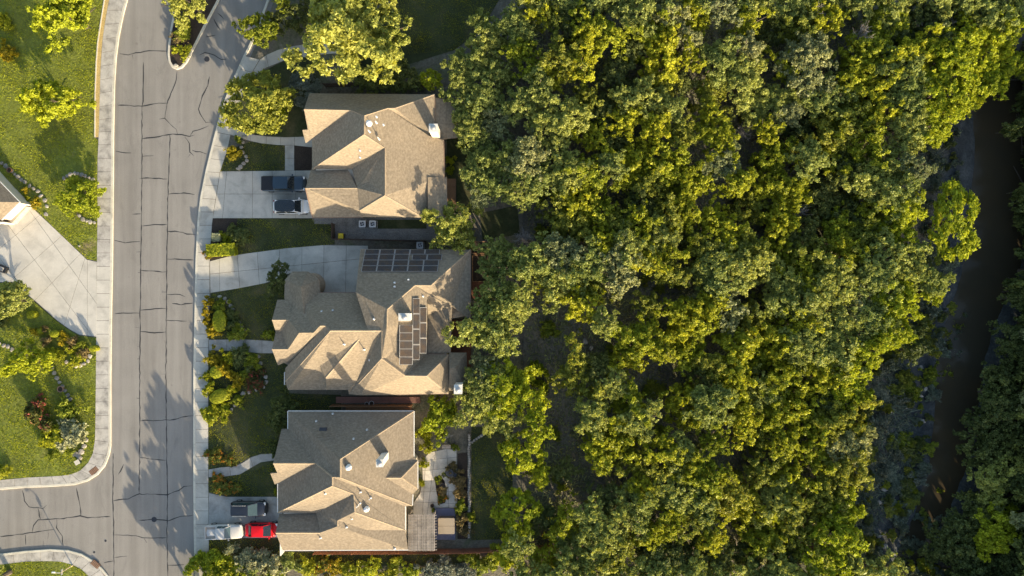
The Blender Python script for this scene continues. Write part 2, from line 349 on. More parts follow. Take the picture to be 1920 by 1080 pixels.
# road sheet
r = MB(); a = P(-420,-60); b = P(545,1140)
r.add([(a.x,b.y,0.0),(b.x,b.y,0.0),(b.x,a.y,0.0),(a.x,a.y,0.0)], [(0,1,2,3)])
def M_road():
    m, nt, b, out = nodes_of('aged_asphalt'); pos = position(nt)
    mp = nt.nodes.new('ShaderNodeMapping'); mp.inputs['Scale'].default_value = (0.9, 0.035, 1); nt.links.new(pos, mp.inputs[0])
    lanes = noise(nt, 1.0, 4, 0.55, mp.outputs[0]); blot = noise(nt, 0.16, 5, 0.6, pos, 0.3); fine = noise(nt, 9.0, 3, 0.8, pos); spots = noise(nt, 1.1, 2, 0.5, pos)
    col = ramp(nt, lanes, [(0.3,(0.212,0.196,0.172)),(0.7,(0.275,0.257,0.228))])
    col = mixc(nt, 1.0, col, ramp(nt, blot, [(0.3,(0.88,)*3),(0.7,(1.08,)*3)]), 'MULTIPLY')
    col = mixc(nt, 1.0, col, ramp(nt, fine, [(0.25,(0.84,)*3),(0.75,(1.14,)*3)]), 'MULTIPLY')
    col = mixc(nt, 1.0, col, ramp(nt, spots, [(0.70,(1.0,)*3),(0.78,(0.80,0.79,0.78))]), 'MULTIPLY')
    mp2 = nt.nodes.new('ShaderNodeMapping'); mp2.inputs['Scale'].default_value = (0.55, 0.16, 1); nt.links.new(pos, mp2.inputs[0])
    st = noise(nt, 1.0, 6, 0.75, mp2.outputs[0], 1.2)
    col = mixc(nt, 1.0, col, ramp(nt, st, [(0.28,(0.80,0.80,0.80)),(0.45,(1.0,)*3),(0.62,(1.0,)*3),(0.74,(1.10,1.09,1.06))]), 'MULTIPLY')
    nt.links.new(col, b.inputs['Base Color']); b.inputs['Roughness'].default_value = 0.92
    bump(nt, b, fine, 0.25, 0.015); return m
road = tag(r.build('road', M_road()), kind='structure')
CR = [[(269,116),(269,150),(268,170),(269,190),(267,200),(266,270),(266,340),(265,420),(264,500),(263,600),(262,700),(262,800),(261,925)],
 [(332,134),(331,150),(320,175),(313,195),(309,222)],[(319,253),(318,290),(316,330),(314,410),(313,480),(312,600),(311,700),(312,790),(313,860),(314,925),(313,1000),(314,1060),(315,1090)],
 [(212,850),(212,940),(213,1000),(214,1090)],[(393,143),(390,160),(380,180),(372,205),(378,220),(386,230),(400,229)],
 [(224,101),(240,103),(255,99),(280,95),(313,96)],[(248,102),(250,111)],[(220,197),(266,199),(290,194),(315,193)],[(299,223),(309,222),(318,232),(330,242),(333,251)],
 [(267,260),(290,257),(315,252),(340,252),(355,256),(364,254)],[(356,255),(362,246),(380,241),(391,236)],[(217,283),(235,286),(246,287)],[(266,294),(288,292)],
 [(347,257),(355,270),(356,285),(363,292)],[(356,290),(352,295)],[(360,282),(375,285),(388,289)],[(261,335),(290,334),(314,336)],[(316,364),(345,362),(365,364)],[(248,402),(264,401)],
 [(265,424),(290,421),(313,421)],[(313,434),(335,434),(350,438),(367,440)],[(215,451),(235,455),(262,453)],[(256,473),(264,473)],[(313,486),(363,487)],[(264,507),(312,510)],[(258,511),(264,511)],
 [(303,547),(312,547)],[(313,552),(337,552),(347,556)],[(323,569),(340,571),(362,568)],[(215,587),(262,587)],[(263,581),(290,579),(311,578)],[(312,600),(330,602),(350,602)],[(253,614),(262,614)],
 [(263,622),(290,624),(311,623)],[(257,650),(262,650)],[(257,673),(262,673)],[(304,702),(311,701)],[(256,747),(262,747)],[(263,789),(310,788),(325,787),(340,782),(362,780)],
 [(263,858),(290,861),(312,863)],[(213,939),(240,935),(261,926),(290,927),(314,927),(335,920),(345,912),(361,911)],[(260,976),(290,973),(316,976),(340,968),(361,966)],
 [(213,1003),(240,1003),(275,1009),(312,1008)],[(270,1010),(275,1017)],[(213,1045),(238,1043)],[(314,1060),(345,1059)],[(0,1007),(50,1000),(100,993)],
 [(60,1000),(63,985),(72,975),(120,972),(150,968),(165,971),(208,968)],[(143,915),(148,940),(150,950),(152,968)],[(42,918),(46,940),(55,950),(80,953),(88,947)],[(71,952),(76,974)],
 [(107,975),(106,990),(117,1005),(119,1024)],[(47,1003),(48,1022)],[(91,998),(90,1010)],[(81,1014),(81,1025)],[(195,1055),(213,1052)],[(373,104),(385,99),(402,103),(415,112),(424,111)],[(386,69),(395,68),(403,66)],
 [(400,35),(412,55)],[(408,24),(420,36)],[(222,890),(232,870)]]
for pl in CR:
    pts = []
    for (x0,y0),(x1,y1) in zip(pl, pl[1:]):
        n = max(1, int(math.hypot(x1-x0, y1-y0)/7))
        for k in range(n): pts.append((x0+(x1-x0)*k/n, y0+(y1-y0)*k/n))
    pts.append(pl[-1])
    w = [P(x+rng.normal(0,0.4), y+rng.normal(0,0.4)) for x, y in pts]
    vs = []
    for i, p in enumerate(w):
        d = (w[min(i+1,len(w)-1)]-w[max(i-1,0)]); d.normalize(); n = Vector((-d.y,d.x,0))*(0.066*rng.uniform(0.35,1.25)*(0.35 if i in (0,len(w)-1) else 1))
        vs += [p-n+Vector((0,0,0.004)), p+n+Vector((0,0,0.004))]
    fs = [(2*i, 2*i+2, 2*i+3, 2*i+1) for i in range(len(w)-1)]
    o = MB().add(vs, fs).build('crack_seal', MAT['tar'], road)
# strips along paired edges
def resample_pairs(pairs, step):
    a = [P(*k) for k, s in pairs]; b = [P(*s) for k, s in pairs]
    L = [0.0]
    for p, q in zip(a, a[1:]): L.append(L[-1]+(q-p).length)
    n = max(2, int(round(L[-1]/step)))
    oa, ob = [], []
    for i in range(n+1):
        t = L[-1]*i/n
        for j in range(len(L)-1):
            if t <= L[j+1]+1e-9: break
        u = (t-L[j])/(L[j+1]-L[j])
        oa.append(a[j].lerp(a[j+1], u)); ob.append(b[j].lerp(b[j+1], u))
    return oa, ob
def kerb(name, pts, width, side, m, z1=0.14, z0=-0.05):
    w = [P(*p) for p in pts]
    mb = MB(); rows = []
    for i, p in enumerate(w):
        d = (w[min(i+1,len(w)-1)]-w[max(i-1,0)]).normalized(); n = Vector((-d.y,d.x,0))*side
        rows.append((p, p+n*0.03, p+n*width))
    vs = []
    for p0, p1, p2 in rows: vs += [(p0.x,p0.y,z0),(p0.x,p0.y,z1-0.02),(p1.x,p1.y,z1),(p2.x,p2.y,z1),(p2.x,p2.y,z0)]
    fs = [(5*i+k, 5*i+5+k, 5*i+6+k, 5*i+1+k) for i in range(len(rows)-1) for k in range(4)]
    if side < 0: pass
    fs = [f[::-1] if side > 0 else f for f in fs]
    return tag(mb.add(vs, fs).build(name, m), kind='structure')
def densify(pts, step=8):
    out = []
    for (x0,y0),(x1,y1) in zip(pts, pts[1:]):
        n = max(1, int(math.hypot(x1-x0,y1-y0)/step)); out += [(x0+(x1-x0)*k/n, y0+(y1-y0)*k/n) for k in range(n)]
    return out+[pts[-1]]
kerb('kerb', [k for k, s in LKS], 0.30, -1, MAT['kerb'])
kerb('kerb', RK_TOP+[k for k, s in RKS[1:]], 0.30, 1, MAT['kerb'])
kerb('kerb', [k for k, s in SKS], 0.30, -1, MAT['kerb'])
kerb('kerb', ISLAND, 0.28, 1, MAT['kerb'])
def slab(mb_pts, z1, m, parent, z0=-0.05):
    return MB().prism(mb_pts, z0, z1).build('slab', m, parent)
def pavement(pairs, step, off, z, pick, skip=None):
    root = tag(empty('pavement', P(*pairs[0][0])), kind='structure')
    root.location = (0,0,0)
    a, b = resample_pairs(pairs, step)
    for i in range(len(a)-1):
        q = []
        d0 = (b[i]-a[i]).normalized(); d1 = (b[i+1]-a[i+1]).normalized()
        t = (a[i+1]-a[i]).normalized()*0.02; t2 = (b[i+1]-b[i]).normalized()*0.02
        q = [a[i]+d0*off+t, a[i+1]+d1*off-t, b[i+1]-t2, b[i]+t2]
        zz = z+rng.uniform(-0.006, 0.006)
        slab([(p.x,p.y) for p in q], zz, pick(a[i]), root)
    # bedding just below the slab tops shows dark in the joints
    mb = MB()
    for i in range(len(a)-1):
        d0 = (b[i]-a[i]).normalized(); d1 = (b[i+1]-a[i+1]).normalized()
        q = [a[i]+d0*off, a[i+1]+d1*off, b[i+1], b[i]]; mb.add([(p.x,p.y,z-0.03) for p in q], [(0,1,2,3)])
    mb.build('bedding', MAT['mulch'], root)
    return root
yT, yB = P(0,492).y, P(0,632).y
pavement(LKS, 1.72, 0.31, 0.135, lambda p: MAT['drive_pale'] if yB < p.y < yT and p.x < P(230,0).x else MAT['walk'])
pavement(RKS, 1.72, 0.31, 0.135, lambda p: MAT['drive'])
pavement(SKS, 1.72, 0.31, 0.135, lambda p: MAT['walk'])
# polygons split by joint lines
def clip(poly, p, n):
    """keep the side n.(q-p) >= 0"""
    out = []
    for i in range(len(poly)):
        a, b = poly[i], poly[(i+1)%len(poly)]
        da = (a[0]-p[0])*n[0]+(a[1]-p[1])*n[1]; db = (b[0]-p[0])*n[0]+(b[1]-p[1])*n[1]
        if da >= 0: out.append(a)
        if (da >= 0) != (db >= 0):
            t = da/(da-db); out.append((a[0]+(b[0]-a[0])*t, a[1]+(b[1]-a[1])*t))
    return out
def split(polys, lines, gap=0.035):
    for (x0,y0),(x1,y1) in lines:
        a = P(x0,y0); b = P(x1,y1); d = (b-a).normalized(); n = (-d.y, d.x); nxt = []
        for q in polys:
            r1 = clip(q, (a.x+n[0]*gap/2, a.y+n[1]*gap/2), n); r2 = clip(q, (a.x-n[0]*gap/2, a.y-n[1]*gap/2), (-n[0],-n[1]))
            nxt += [r for r in (r1, r2) if len(r) > 2]
        polys = nxt
    def area(q): return abs(sum(q[i][0]*q[(i+1)%len(q)][1]-q[(i+1)%len(q)][0]*q[i][1] for i in range(len(q))))/2
    return [q for q in polys if area(q) > 0.08]
def paved(name, regions, m, z):
    """regions: list of (polygon px, joint lines px); every panel of concrete is a slab"""
    root = tag(empty(name), kind='structure')
    for poly, lines in regions:
        w = [tuple(P(*p)[:2]) for p in poly]
        for q in split([w], lines): slab(q, z+rng.uniform(-0.004,0.004), m, root)
        MB().prism(w, -0.05, z-0.03).build('bedding', MAT['mulch'], root)
    return root
HL = lambda y, x0=-200, x1=1200: ((x0,y),(x1,y))
VL = lambda x: ((x,0),(x,1080))
# driveway of the northern house
paved('driveway', [([(414,322),(585,320),(590,409),(400,409),(406,372)], [((426,320),(418,410)),VL(474),VL(511),VL(555),HL(364)])], MAT['drive'], 0.14)
paved('walkway', [([(437,240),(455,248),(480,254),(510,257),(535,258),(570,257),(590,257),(590,277),(555,273),(520,272),(490,269),(465,263),(430,252)], [VL(470),VL(500),VL(527),VL(553)]),
                  ([(535,273.2),(552,273.2),(552,320),(535,320)], [HL(297)])], MAT['drive'], 0.137)
# curved driveway of the middle house
paved('driveway', [([(394.5,490),(430,481),(467,475),(535,466),(605,460),(690,461),(690,556),(560,556),(545,512),(497,531),(445,541),(395.5,549)],
   [((412,470),(413,560)),((445,470),(452,560)),((482,460),(489,560)),((524,455),(528,560)),((567,455),(566,560)),((608,455),(607,560)),((650,455),(648,560)),
    ((393,514),(690,484))])], MAT['drive'], 0.14)
paved('walkway', [([(392.5,637),(415,637),(455,636),(490,638),(517,640),(517,662),(485,662),(455,658),(420,657),(392.5,657)], [VL(426),VL(460),VL(492)])], MAT['drive_dark'], 0.137)
paved('walkway', [([(392,880),(415,876),(440,874),(455,868),(472,857),(490,851),(520,850),(520,862),(490,866),(472,876),(450,889),(420,893),(392,894)], [((430,860),(434,900)),((468,850),(478,885))])], MAT['drive_dark'], 0.137)
# driveway of the southern house
paved('driveway', [([(392.3,924),(425,931),(530,931),(530,1001),(520,1008),(392.5,1008)], [])], MAT['drive_dark'], 0.14)
# pale driveway on the left
paved('driveway', [([(-60,360),(20,352),(60,388),(112,437),(164,487),(182.5,491),(182,631),(150,627),(132,617),(108,600),(70,566),(35,537),(24,528),(-60,532)],
   [((165,480),(165,640)),((30,440),(140,585)),((75,420),(165,545)),((165,470),(120,615)),((-10,470),(90,600)),((150,478),(40,590)),((120,440),(0,545)),((80,400),(-40,500))])], MAT['drive_pale'], 0.14)
# path from the top bend
paved('walkway', [([(488,113),(500,104),(520,95),(545,88),(600,80),(640,78),(640,100),(600,103),(560,109),(530,115),(500,127),(480,140),(473,138)], [((497,90),(507,140)),((528,80),(536,130)),((565,80),(570,125))])], MAT['drive'], 0.137)
# flat areas
def sheet(name, pts, z, m, kind='structure', z0=None, gl=False):
    w = [P(*p) for p in pts]
    if z0 is None:
        mb = MB(); n = len(w); ar = sum(w[i].x*w[(i+1)%n].y-w[(i+1)%n].x*w[i].y for i in range(n))
        if ar < 0: w = w[::-1]
        mb.add([(p.x,p.y,z) for p in w], [tuple(range(n))]); o = mb.build(name, m)
    else: o = MB().prism([(p.x,p.y) for p in w], z0, z).build(name, m)
    return tag(o, kind=kind)
LAWN_NW = [(-90,-40),(207,-40),(197,0),(190.5,40),(184.5,80),(181.5,120),(179.5,180),(179,258),(184,262),(183.5,300),(183.5,400),(183,489),(164,485.5),(112,436),(60,386),(20,350),(-90,300)]
LAWN_SW = [(-90,534),(22,530),(34,539),(107,602),(131,619),(149,629),(181,633)]+[s for k, s in LKS if s[1] > 640]+[(-90,903)]
LAWN_S = [s for k, s in SKS]+[(180,1140),(-90,1140),(-90,1064)]
sheet('lawn', [(-420 if x == -90 else x, y) for x, y in LAWN_NW], 0.115, MAT['grass_ground'], z0=-0.05)
sheet('lawn', [(-420 if x == -90 else x, y) for x, y in LAWN_SW], 0.115, MAT['grass_ground'], z0=-0.05)
sheet('lawn', [(-420 if x == -90 else x, y) for x, y in LAWN_S], 0.115, MAT['grass_ground'], z0=-0.05)
GRAVEL = [(208,-40),(197.5,0),(191,40),(185,80),(182,120),(180,180),(179.5,257),(186,257),(187.3,215),(188.3,165),(190.2,115),(193.2,75),(199.8,30),(205.8,0),(213,-35)]
sheet('gravel_strip', GRAVEL, 0.125, MAT['gravel_gold'], z0=-0.05)
tag(MB().add(*(lambda w: ([(p.x+dx,p.y,z) for p in w for dx, z in ((-0.08,0.0),(-0.08,0.17),(0.06,0.17),(0.06,0.0))], [(4*i+k,4*i+4+k,4*i+5+k,4*i+1+k) for i in range(len(w)-1) for k in range(3)]))([P(*p) for p in [(208,-40),(197.2,0),(190.7,40),(184.7,80),(181.7,120),(179.7,180),(179.2,258)]])).build('edging', MAT['kerb']), 'pale concrete edging along the lawn side of the golden gravel strip', 'edging')
sheet('planting_bed', [(x+(3 if x < 335 else -3 if x > 335 else 0), y-2 if y > 100 else y) for x, y in ISLAND], 0.13, MAT['mulch'], z0=-0.05)
# yards on the right-hand side (sheets just above the ground)
YARD = 0.122
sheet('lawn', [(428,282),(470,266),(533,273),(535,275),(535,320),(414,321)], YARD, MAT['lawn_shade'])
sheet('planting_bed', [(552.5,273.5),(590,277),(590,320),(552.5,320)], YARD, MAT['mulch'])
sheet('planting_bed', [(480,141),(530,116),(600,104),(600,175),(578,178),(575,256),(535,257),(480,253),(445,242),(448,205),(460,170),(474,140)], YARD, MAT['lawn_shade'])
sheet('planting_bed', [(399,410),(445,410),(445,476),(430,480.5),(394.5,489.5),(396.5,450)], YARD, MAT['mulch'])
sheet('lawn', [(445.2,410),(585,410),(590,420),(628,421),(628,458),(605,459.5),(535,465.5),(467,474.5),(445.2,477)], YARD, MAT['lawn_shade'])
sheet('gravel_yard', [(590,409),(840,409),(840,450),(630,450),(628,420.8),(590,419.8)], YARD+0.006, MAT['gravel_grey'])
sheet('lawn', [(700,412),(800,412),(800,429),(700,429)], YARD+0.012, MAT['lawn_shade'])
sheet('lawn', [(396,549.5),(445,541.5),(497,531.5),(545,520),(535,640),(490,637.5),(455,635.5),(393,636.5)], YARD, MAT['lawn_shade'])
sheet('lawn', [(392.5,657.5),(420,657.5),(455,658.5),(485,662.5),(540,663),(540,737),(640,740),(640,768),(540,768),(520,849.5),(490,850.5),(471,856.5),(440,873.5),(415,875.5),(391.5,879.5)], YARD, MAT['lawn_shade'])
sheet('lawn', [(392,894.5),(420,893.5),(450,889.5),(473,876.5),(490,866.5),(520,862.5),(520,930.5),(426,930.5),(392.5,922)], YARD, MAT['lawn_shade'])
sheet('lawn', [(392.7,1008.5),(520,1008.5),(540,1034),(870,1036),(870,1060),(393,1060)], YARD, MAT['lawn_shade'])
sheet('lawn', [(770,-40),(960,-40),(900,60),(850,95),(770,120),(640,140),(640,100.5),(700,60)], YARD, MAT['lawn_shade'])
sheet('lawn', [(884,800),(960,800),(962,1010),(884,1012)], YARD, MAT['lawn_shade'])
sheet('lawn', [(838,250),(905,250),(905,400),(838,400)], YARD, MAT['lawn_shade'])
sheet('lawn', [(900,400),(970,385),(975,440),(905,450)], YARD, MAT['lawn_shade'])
# creek
wpts = sorted(CREEK)
mb = MB(); vs = []
for y, x in wpts: vs += [(x-13, y, WL), (x+11, y, WL)]
mb.add(vs, [(2*i,2*i+1,2*i+3,2*i+2) for i in range(len(wpts)-1)])
tag(mb.build('creek', MAT['water']), kind='structure')

# drains and manholes
def manhole(px, py, r, label):
    o = tag(empty('manhole_cover', P(px,py)), label, 'manhole')
    MB().lathe([(r,-0.02),(r,0.012),(r*0.86,0.014)], 20).build('rim', MAT['dark_metal'], o)
    m = MB().lathe([(r*0.84,0.006),(r*0.84,0.013)], 20)
    m.build('lid', M_plain('rusty_iron', (0.075,0.055,0.042), 0.7), o)
manhole(388,111,0.34,'round iron manhole cover in the road below the planted island')
manhole(289,974,0.34,'round iron manhole cover on a crack line at the junction')
manhole(198,1014,0.14,'small round iron valve cover in the side road, the upper one')
manhole(176.5,1035.5,0.14,'small round iron valve cover against the side road kerb')
def drain(px, py, ang, label):
    o = tag(empty('storm_drain', P(px,py), math.radians(ang)), label, 'drain')
    m = MB(); m.box(-0.58,0.58,-0.34,0.34,0.10,0.146); m.build('frame', M_surface('rusty_iron_grate', (0.17,0.095,0.058), 0.85, 0.3, 2.0, 0.3, 9.0), o)
    for k in range(5):
        m = MB(); x = -0.42+k*0.21; m.box(x-0.05,x+0.05,-0.27,0.27,0.144,0.16); m.build('bar', M_plain('worn_grate_bar', (0.24,0.145,0.09), 0.8), o)
drain(177,882,38,'rusty storm drain plate in the pavement corner above the side road')
drain(180,1057,-40,'rusty storm drain plate in the pavement corner below the side road')
# ------------------------------------------------------------------ houses
DZ = 0.5
def lift(V): return {k: (x,y,z+DZ) for k, (x,y,z) in V.items()}
def plane_z(px, py, pl):
    """height where the view ray of a pixel meets the plane through three (px,py,z) points; returns the point"""
    a, b, c = [P(*q) for q in pl]; n = (b-a).cross(c-a)
    o = Vector((0,0,H)); d = P(px,py,0)-o; t = n.dot(a-o)/n.dot(d); return o+d*t
def roof_mesh(name, V, F, m, parent, base, thick=0.16):
    """V: name -> (px,py,z) eave and ridge points; F: list of faces by point name"""
    names = list(V); idx = {n: i for i, n in enumerate(names)}
    vs = [P(*V[n])-base for n in names]; fs = []
    for f in F:
        ids = [idx[n] for n in f]
        nz = sum((vs[ids[i]].x*vs[ids[(i+1)%len(ids)]].y-vs[ids[(i+1)%len(ids)]].x*vs[ids[i]].y) for i in range(len(ids)))
        fs.append(tuple(ids if nz > 0 else ids[::-1]))
    me = mesh_from(name, vs, fs, [m, MAT['trim_brown']])
    o = link(name, me, parent)
    so = o.modifiers.new('thickness', 'SOLIDIFY'); so.thickness = thick; so.offset = -1; so.material_offset_rim = 1; so.material_offset = 0
    return o
def inset_poly(pts, d):
    n = len(pts); ar = sum(pts[i].x*pts[(i+1)%n].y-pts[(i+1)%n].x*pts[i].y for i in range(n))
    if ar < 0: pts = pts[::-1]
    out = []
    for i in range(n):
        a, b, c = pts[i-1], pts[i], pts[(i+1)%n]
        d1 = (b-a).normalized(); d2 = (c-b).normalized(); n1 = Vector((-d1.y,d1.x,0)); n2 = Vector((-d2.y,d2.x,0))
        k = 1+n1.dot(n2); out.append(b+(n1+n2)*(d/max(k,0.3)))
    return out
def walls(parent, base, px_pts, ze, m, inset=0.45, name='wall'):
    w = inset_poly([P(x,y,ze) for x, y in px_pts], inset)
    return MB().prism([(p.x-base.x,p.y-base.y) for p in w], -0.25, ze-0.12-base.z).build(name, m, parent)
def ridge_caps(parent, base, V, edges, m):
    for a, b in edges:
        p = P(*V[a])-base; q = P(*V[b])-base
        mb = MB(); d = (q-p); L = d.length; d.normalize(); s = d.cross(Vector((0,0,1))).normalized()*0.13; u = Vector((0,0,0.045))
        mb.add([p-s-u*1.3, p+u, p+s-u*1.3, q-s-u*1.3, q+u, q+s-u*1.3], [(0,3,4,1),(1,4,5,2)])
        mb.build('ridge_cap', m, parent)
def vent_pipe(parent, base, p, h, r=0.06, m=None, flash=True):
    mb = MB(); q = p-base
    mb.lathe([(r,-0.15),(r,h),(r*0.7,h)], 8, 0, 0)
    v_ = mb.build('vent_pipe', m or MAT['white'], parent, q)
    if flash: MB().lathe([(0.17,-0.12),(0.15,0.04),(0.07,0.10)], 10).build('flashing', MAT['metal'], v_)
    return v_
def sky_tube(parent, base, p, r=0.30):
    o = MB().lathe([(r*1.25,-0.12),(r*1.25,0.06),(r,0.10),(r,0.30),(r*0.97,0.38),(r*0.85,0.45),(r*0.6,0.51),(r*0.25,0.54)], 18).build('skylight_dome', MAT['white'], parent, p-base, True)
    return o
def chimney(parent, base, corners_px, z_top, z_bot, m, name='chimney', cap=True):
    """corners of the top face in photo pixels"""
    w = [P(x,y,z_top)-base for x, y in corners_px]
    c = MB().prism([(p.x,p.y) for p in w], z_bot-base.z, z_top-base.z).build(name, m, parent)
    cx = sum(p.x for p in w)/len(w); cy = sum(p.y for p in w)/len(w)
    sx = max(p.x for p in w)-min(p.x for p in w); sy = max(p.y for p in w)-min(p.y for p in w)
    mb = MB(); t = z_top-base.z
    mb.box(cx-sx/2-0.05, cx+sx/2+0.05, cy-sy/2-0.05, cy+sy/2+0.05, t, t+0.07); mb.build('cap', MAT['chim_white'] if cap else m, c)
    MB().lathe([(0.24,t+0.05),(0.24,t+0.18),(0.34,t+0.20),(0.34,t+0.24),(0.14,t+0.34),(0.02,t+0.36)], 14, cx, cy).build('flue', MAT['metal'], c)
    return c
def gutters(parent, base, V, edges, m):
    for a, b in edges:
        p = P(*V[a])-base; q = P(*V[b])-base
        d = (q-p).normalized(); mb = MB(); s = Vector((-d.y, d.x, 0)).normalized()*0.07
        e = Vector((0,0,0.10))
        for o in (1,):
            A = [p-s-e, p+s-e, p+s+e*0.1, p-s+e*0.1]; B = [q-s-e, q+s-e, q+s+e*0.1, q-s+e*0.1]
            mb.add(A+B, [(0,1,2,3),(7,6,5,4),(0,4,5,1),(1,5,6,2),(2,6,7,3),(3,7,4,0)])
        mb.build('gutter', m, parent)
def opening(parent, base, px, py, z0, z1, w, face, kind):
    """window or door set on a wall: face = 'W','E','N','S'; px,py is a ground-level point of the wall"""
    p = P(px,py,0)-base; t = 0.05
    nm, fm, gm = {'window': ('window', MAT['trim'], MAT['glass']), 'garage': ('garage_door', MAT['trim'], MAT['stucco']), 'door': ('door', MAT['trim_brown'], MAT['wood_red'])}[kind]
    def bx(w2, a, b, tt):
        mb = MB()
        if face in 'WE': mb.box(p.x-tt, p.x+tt, p.y-w2, p.y+w2, a, b)
        else: mb.box(p.x-w2, p.x+w2, p.y-tt, p.y+tt, a, b)
        return mb
    f = bx(w/2+0.08, z0-0.08, z1+0.08, t).build(nm, fm, parent)
    bx(w/2, z0, z1, t+0.03).build('pane' if kind == 'window' else 'panel', gm, f)
    return f

# ---- northern house
b1 = P(700,300,0.1)
h1 = tag(empty('house', b1), 'northern tan shingled house behind the dark pickup and white car', 'house', 'houses along the curving street')
V1 = {'n0':(580,175,2.9),'n1':(815,177,2.9),'r1':(570,205,5.5),'r2':(658,207,5.55),'A':(683,217,6.5),'B':(683,252,6.5),'c1':(727,203,5.45),'c2':(740,203,5.4),
 'v':(585,260,2.95),'p':(573,269,2.55),'q':(567,244,3.5),'s':(577,243,3.65),'C':(585,317,2.9),'M':(722,277,5.4),'M2':(722,366,5.4),'Q':(660,317,3.0),
 'G0':(583,318,2.65),'G1':(652,318,2.75),'G2':(670,353,4.05),'G3':(573,353,4.1),'K':(674,395,3.6),'K2':(681,407,2.72),'K3':(586,408,2.65),
 'e1':(805,255,3.55),'e2':(832,262,2.9),'e3':(833,331,2.9),'e4':(833,406,2.9),'e5':(795,408,2.95),'d1':(815,262,2.85),
 'po0':(816,183,2.65),'po1':(858,190,2.4),'po2':(859,258,2.4),'po3':(816,263,2.62),'t0':(802,332,3.75),'t1':(838,332,2.75),'t2':(839,409,2.75),'t3':(803,409,3.7)}
V1 = lift(V1)
F1 = [('n0','n1','c2','c1','A','r2','r1'),('r1','r2','v','p','q','s'),('v','r2','A','B','C'),('C','B','M','Q'),('Q','M','M2','K','G2'),('G0','G1','G2','G3'),('G3','G2','K','K2','K3'),
 ('K','M2','e5','K2'),('A','c1','e1','M','B'),('e1','e2','e3','M2','M'),('M2','e3','e4','e5'),('c1','c2','d1','e1'),('c2','n1','d1'),('e1','d1','e2'),('po0','po1','po2','po3'),('t0','t1','t2','t3')]
roof1 = roof_mesh('roof', V1, F1, MAT['roof1'], h1, b1)
ridge_caps(roof1, Vector((0,0,0))+b1, V1, [('r1','r2'),('A','B'),('B','C'),('B','M'),('M','M2'),('M2','K'),('M2','e5'),('G3','G2'),('c1','c2'),('c2','n1'),('A','c1'),('r2','A')], MAT['ridge'])
walls(h1, b1, [(580,176),(815,178),(815,262),(833,262),(833,408),(588,408),(583,318),(585,317),(585,262),(572,262),(572,205)], 3.35, MAT['stucco'])
gutters(h1, b1, V1, [('e2','e3'),('n1','d1'),('G3','K3'),('K3','K2')], MAT['trim_brown'])
chimney(h1, b1, [(805,233),(820,233),(820,247),(805,247)], 6.8, 2.9, MAT['stucco'])
E1 = [V1['B'],V1['M'],V1['e3']]
for x, y in [(692,228),(735.5,321.5)]: sky_tube(h1, b1, plane_z(x,y+3,E1))
for x, y, hh in [(706,219,0.35),(706,230,0.7),(693,247,0.8),(711,261,0.95),(719,234,0.3),(740,357,0.3)]: vent_pipe(h1, b1, plane_z(x,y,E1), hh)
for x, y in [(675,282),(675,295)]: vent_pipe(h1, b1, plane_z(x,y,[V1['C'],V1['B'],V1['Q']]), 0.25)
opening(h1, b1, 597.5,384,0.05,2.2,2.6,'W','garage'); opening(h1, b1, 597,340,0.05,2.2,2.6,'W','garage'); opening(h1, b1, 598,292,0.9,2.2,1.5,'W','window'); opening(h1, b1, 590,235,0.05,2.2,1.1,'W','door')
for y in (285,310): opening(h1, b1, 822.5,y,0.6,2.2,1.6,'E','window')

# ---- middle house
b2 = P(700,600,0.1)
h2 = tag(empty('house', b2), 'large middle house with solar panels and curved driveway', 'house', 'houses along the curving street')
V2 = {'g0':(676,467,2.9),'g1':(882,468,2.9),'P1':(778,535,5.2),'P2':(808,535,5.2),'P3':(726,580,6.7),'P4':(725,613,6.7),'P5':(716,620,6.45),'P6':(716,672,6.35),
 'w':(667,548,5.7),'y':(690,619,6.4),'w1':(557,549,2.9),'w2':(668,549,2.9),'m':(620,620,6.4),'l':(610,611,6.1),'k':(600,611,6.1),'j':(588,624,5.6),'i':(561,624,5.6),
 'b':(541,600,4.3),'f':(556,562,2.9),'e':(520,562,2.9),'a':(510,600,4.3),'c':(527,622,3.2),'d':(517,622,3.2),'g':(510,655,3.95),'h':(540,655,3.95),
 'qq':(553,672,3.2),'s1':(521,685,2.7),'sw0':(535,690,2.8),'sw1':(535,716,2.75),'sw2':(540,731,2.7),'u':(673,636,5.9),'v1':(600,686,4.05),'v2':(611,708,4.05),'v3':(597,731,2.75),'v4':(612,731,3.0),
 't1':(668,716,3.1),'t4':(653,731,2.95),'z1':(672,720,3.2),'x0':(654,739,2.6),'x1':(676,741,2.65),'sA':(760,704.5,5.4),'sB':(800,705,5.4),'sC':(744,740,2.75),'sD':(841,738,2.75),'sE':(841,665,2.8),'sF':(800,664,3.1),
 'E1':(801,552,4.6),'E2':(801,604,4.3),'R1':(848,575,3.2),'R2':(802,590,2.95),'R3':(845,661,2.6),'R4':(800,664,2.9),'g2':(882,600,2.9),
 'c0':(842,661,2.55),'c1':(875,661,2.55),'c2':(877,733,2.55),'c3':(842,733,2.55),'c4':(843,690,3.6),'c5':(853,690,3.6),
 'T0':(534,525,2.75),'T1':(548,509,2.75),'T2':(578,509,2.75),'T3':(597,524,2.75),'T4':(601,549,2.75),'Tp':(564,538,4.3),'Tq':(570,590,4.35),'T5':(533,561,2.75)}
V2 = lift(V2)
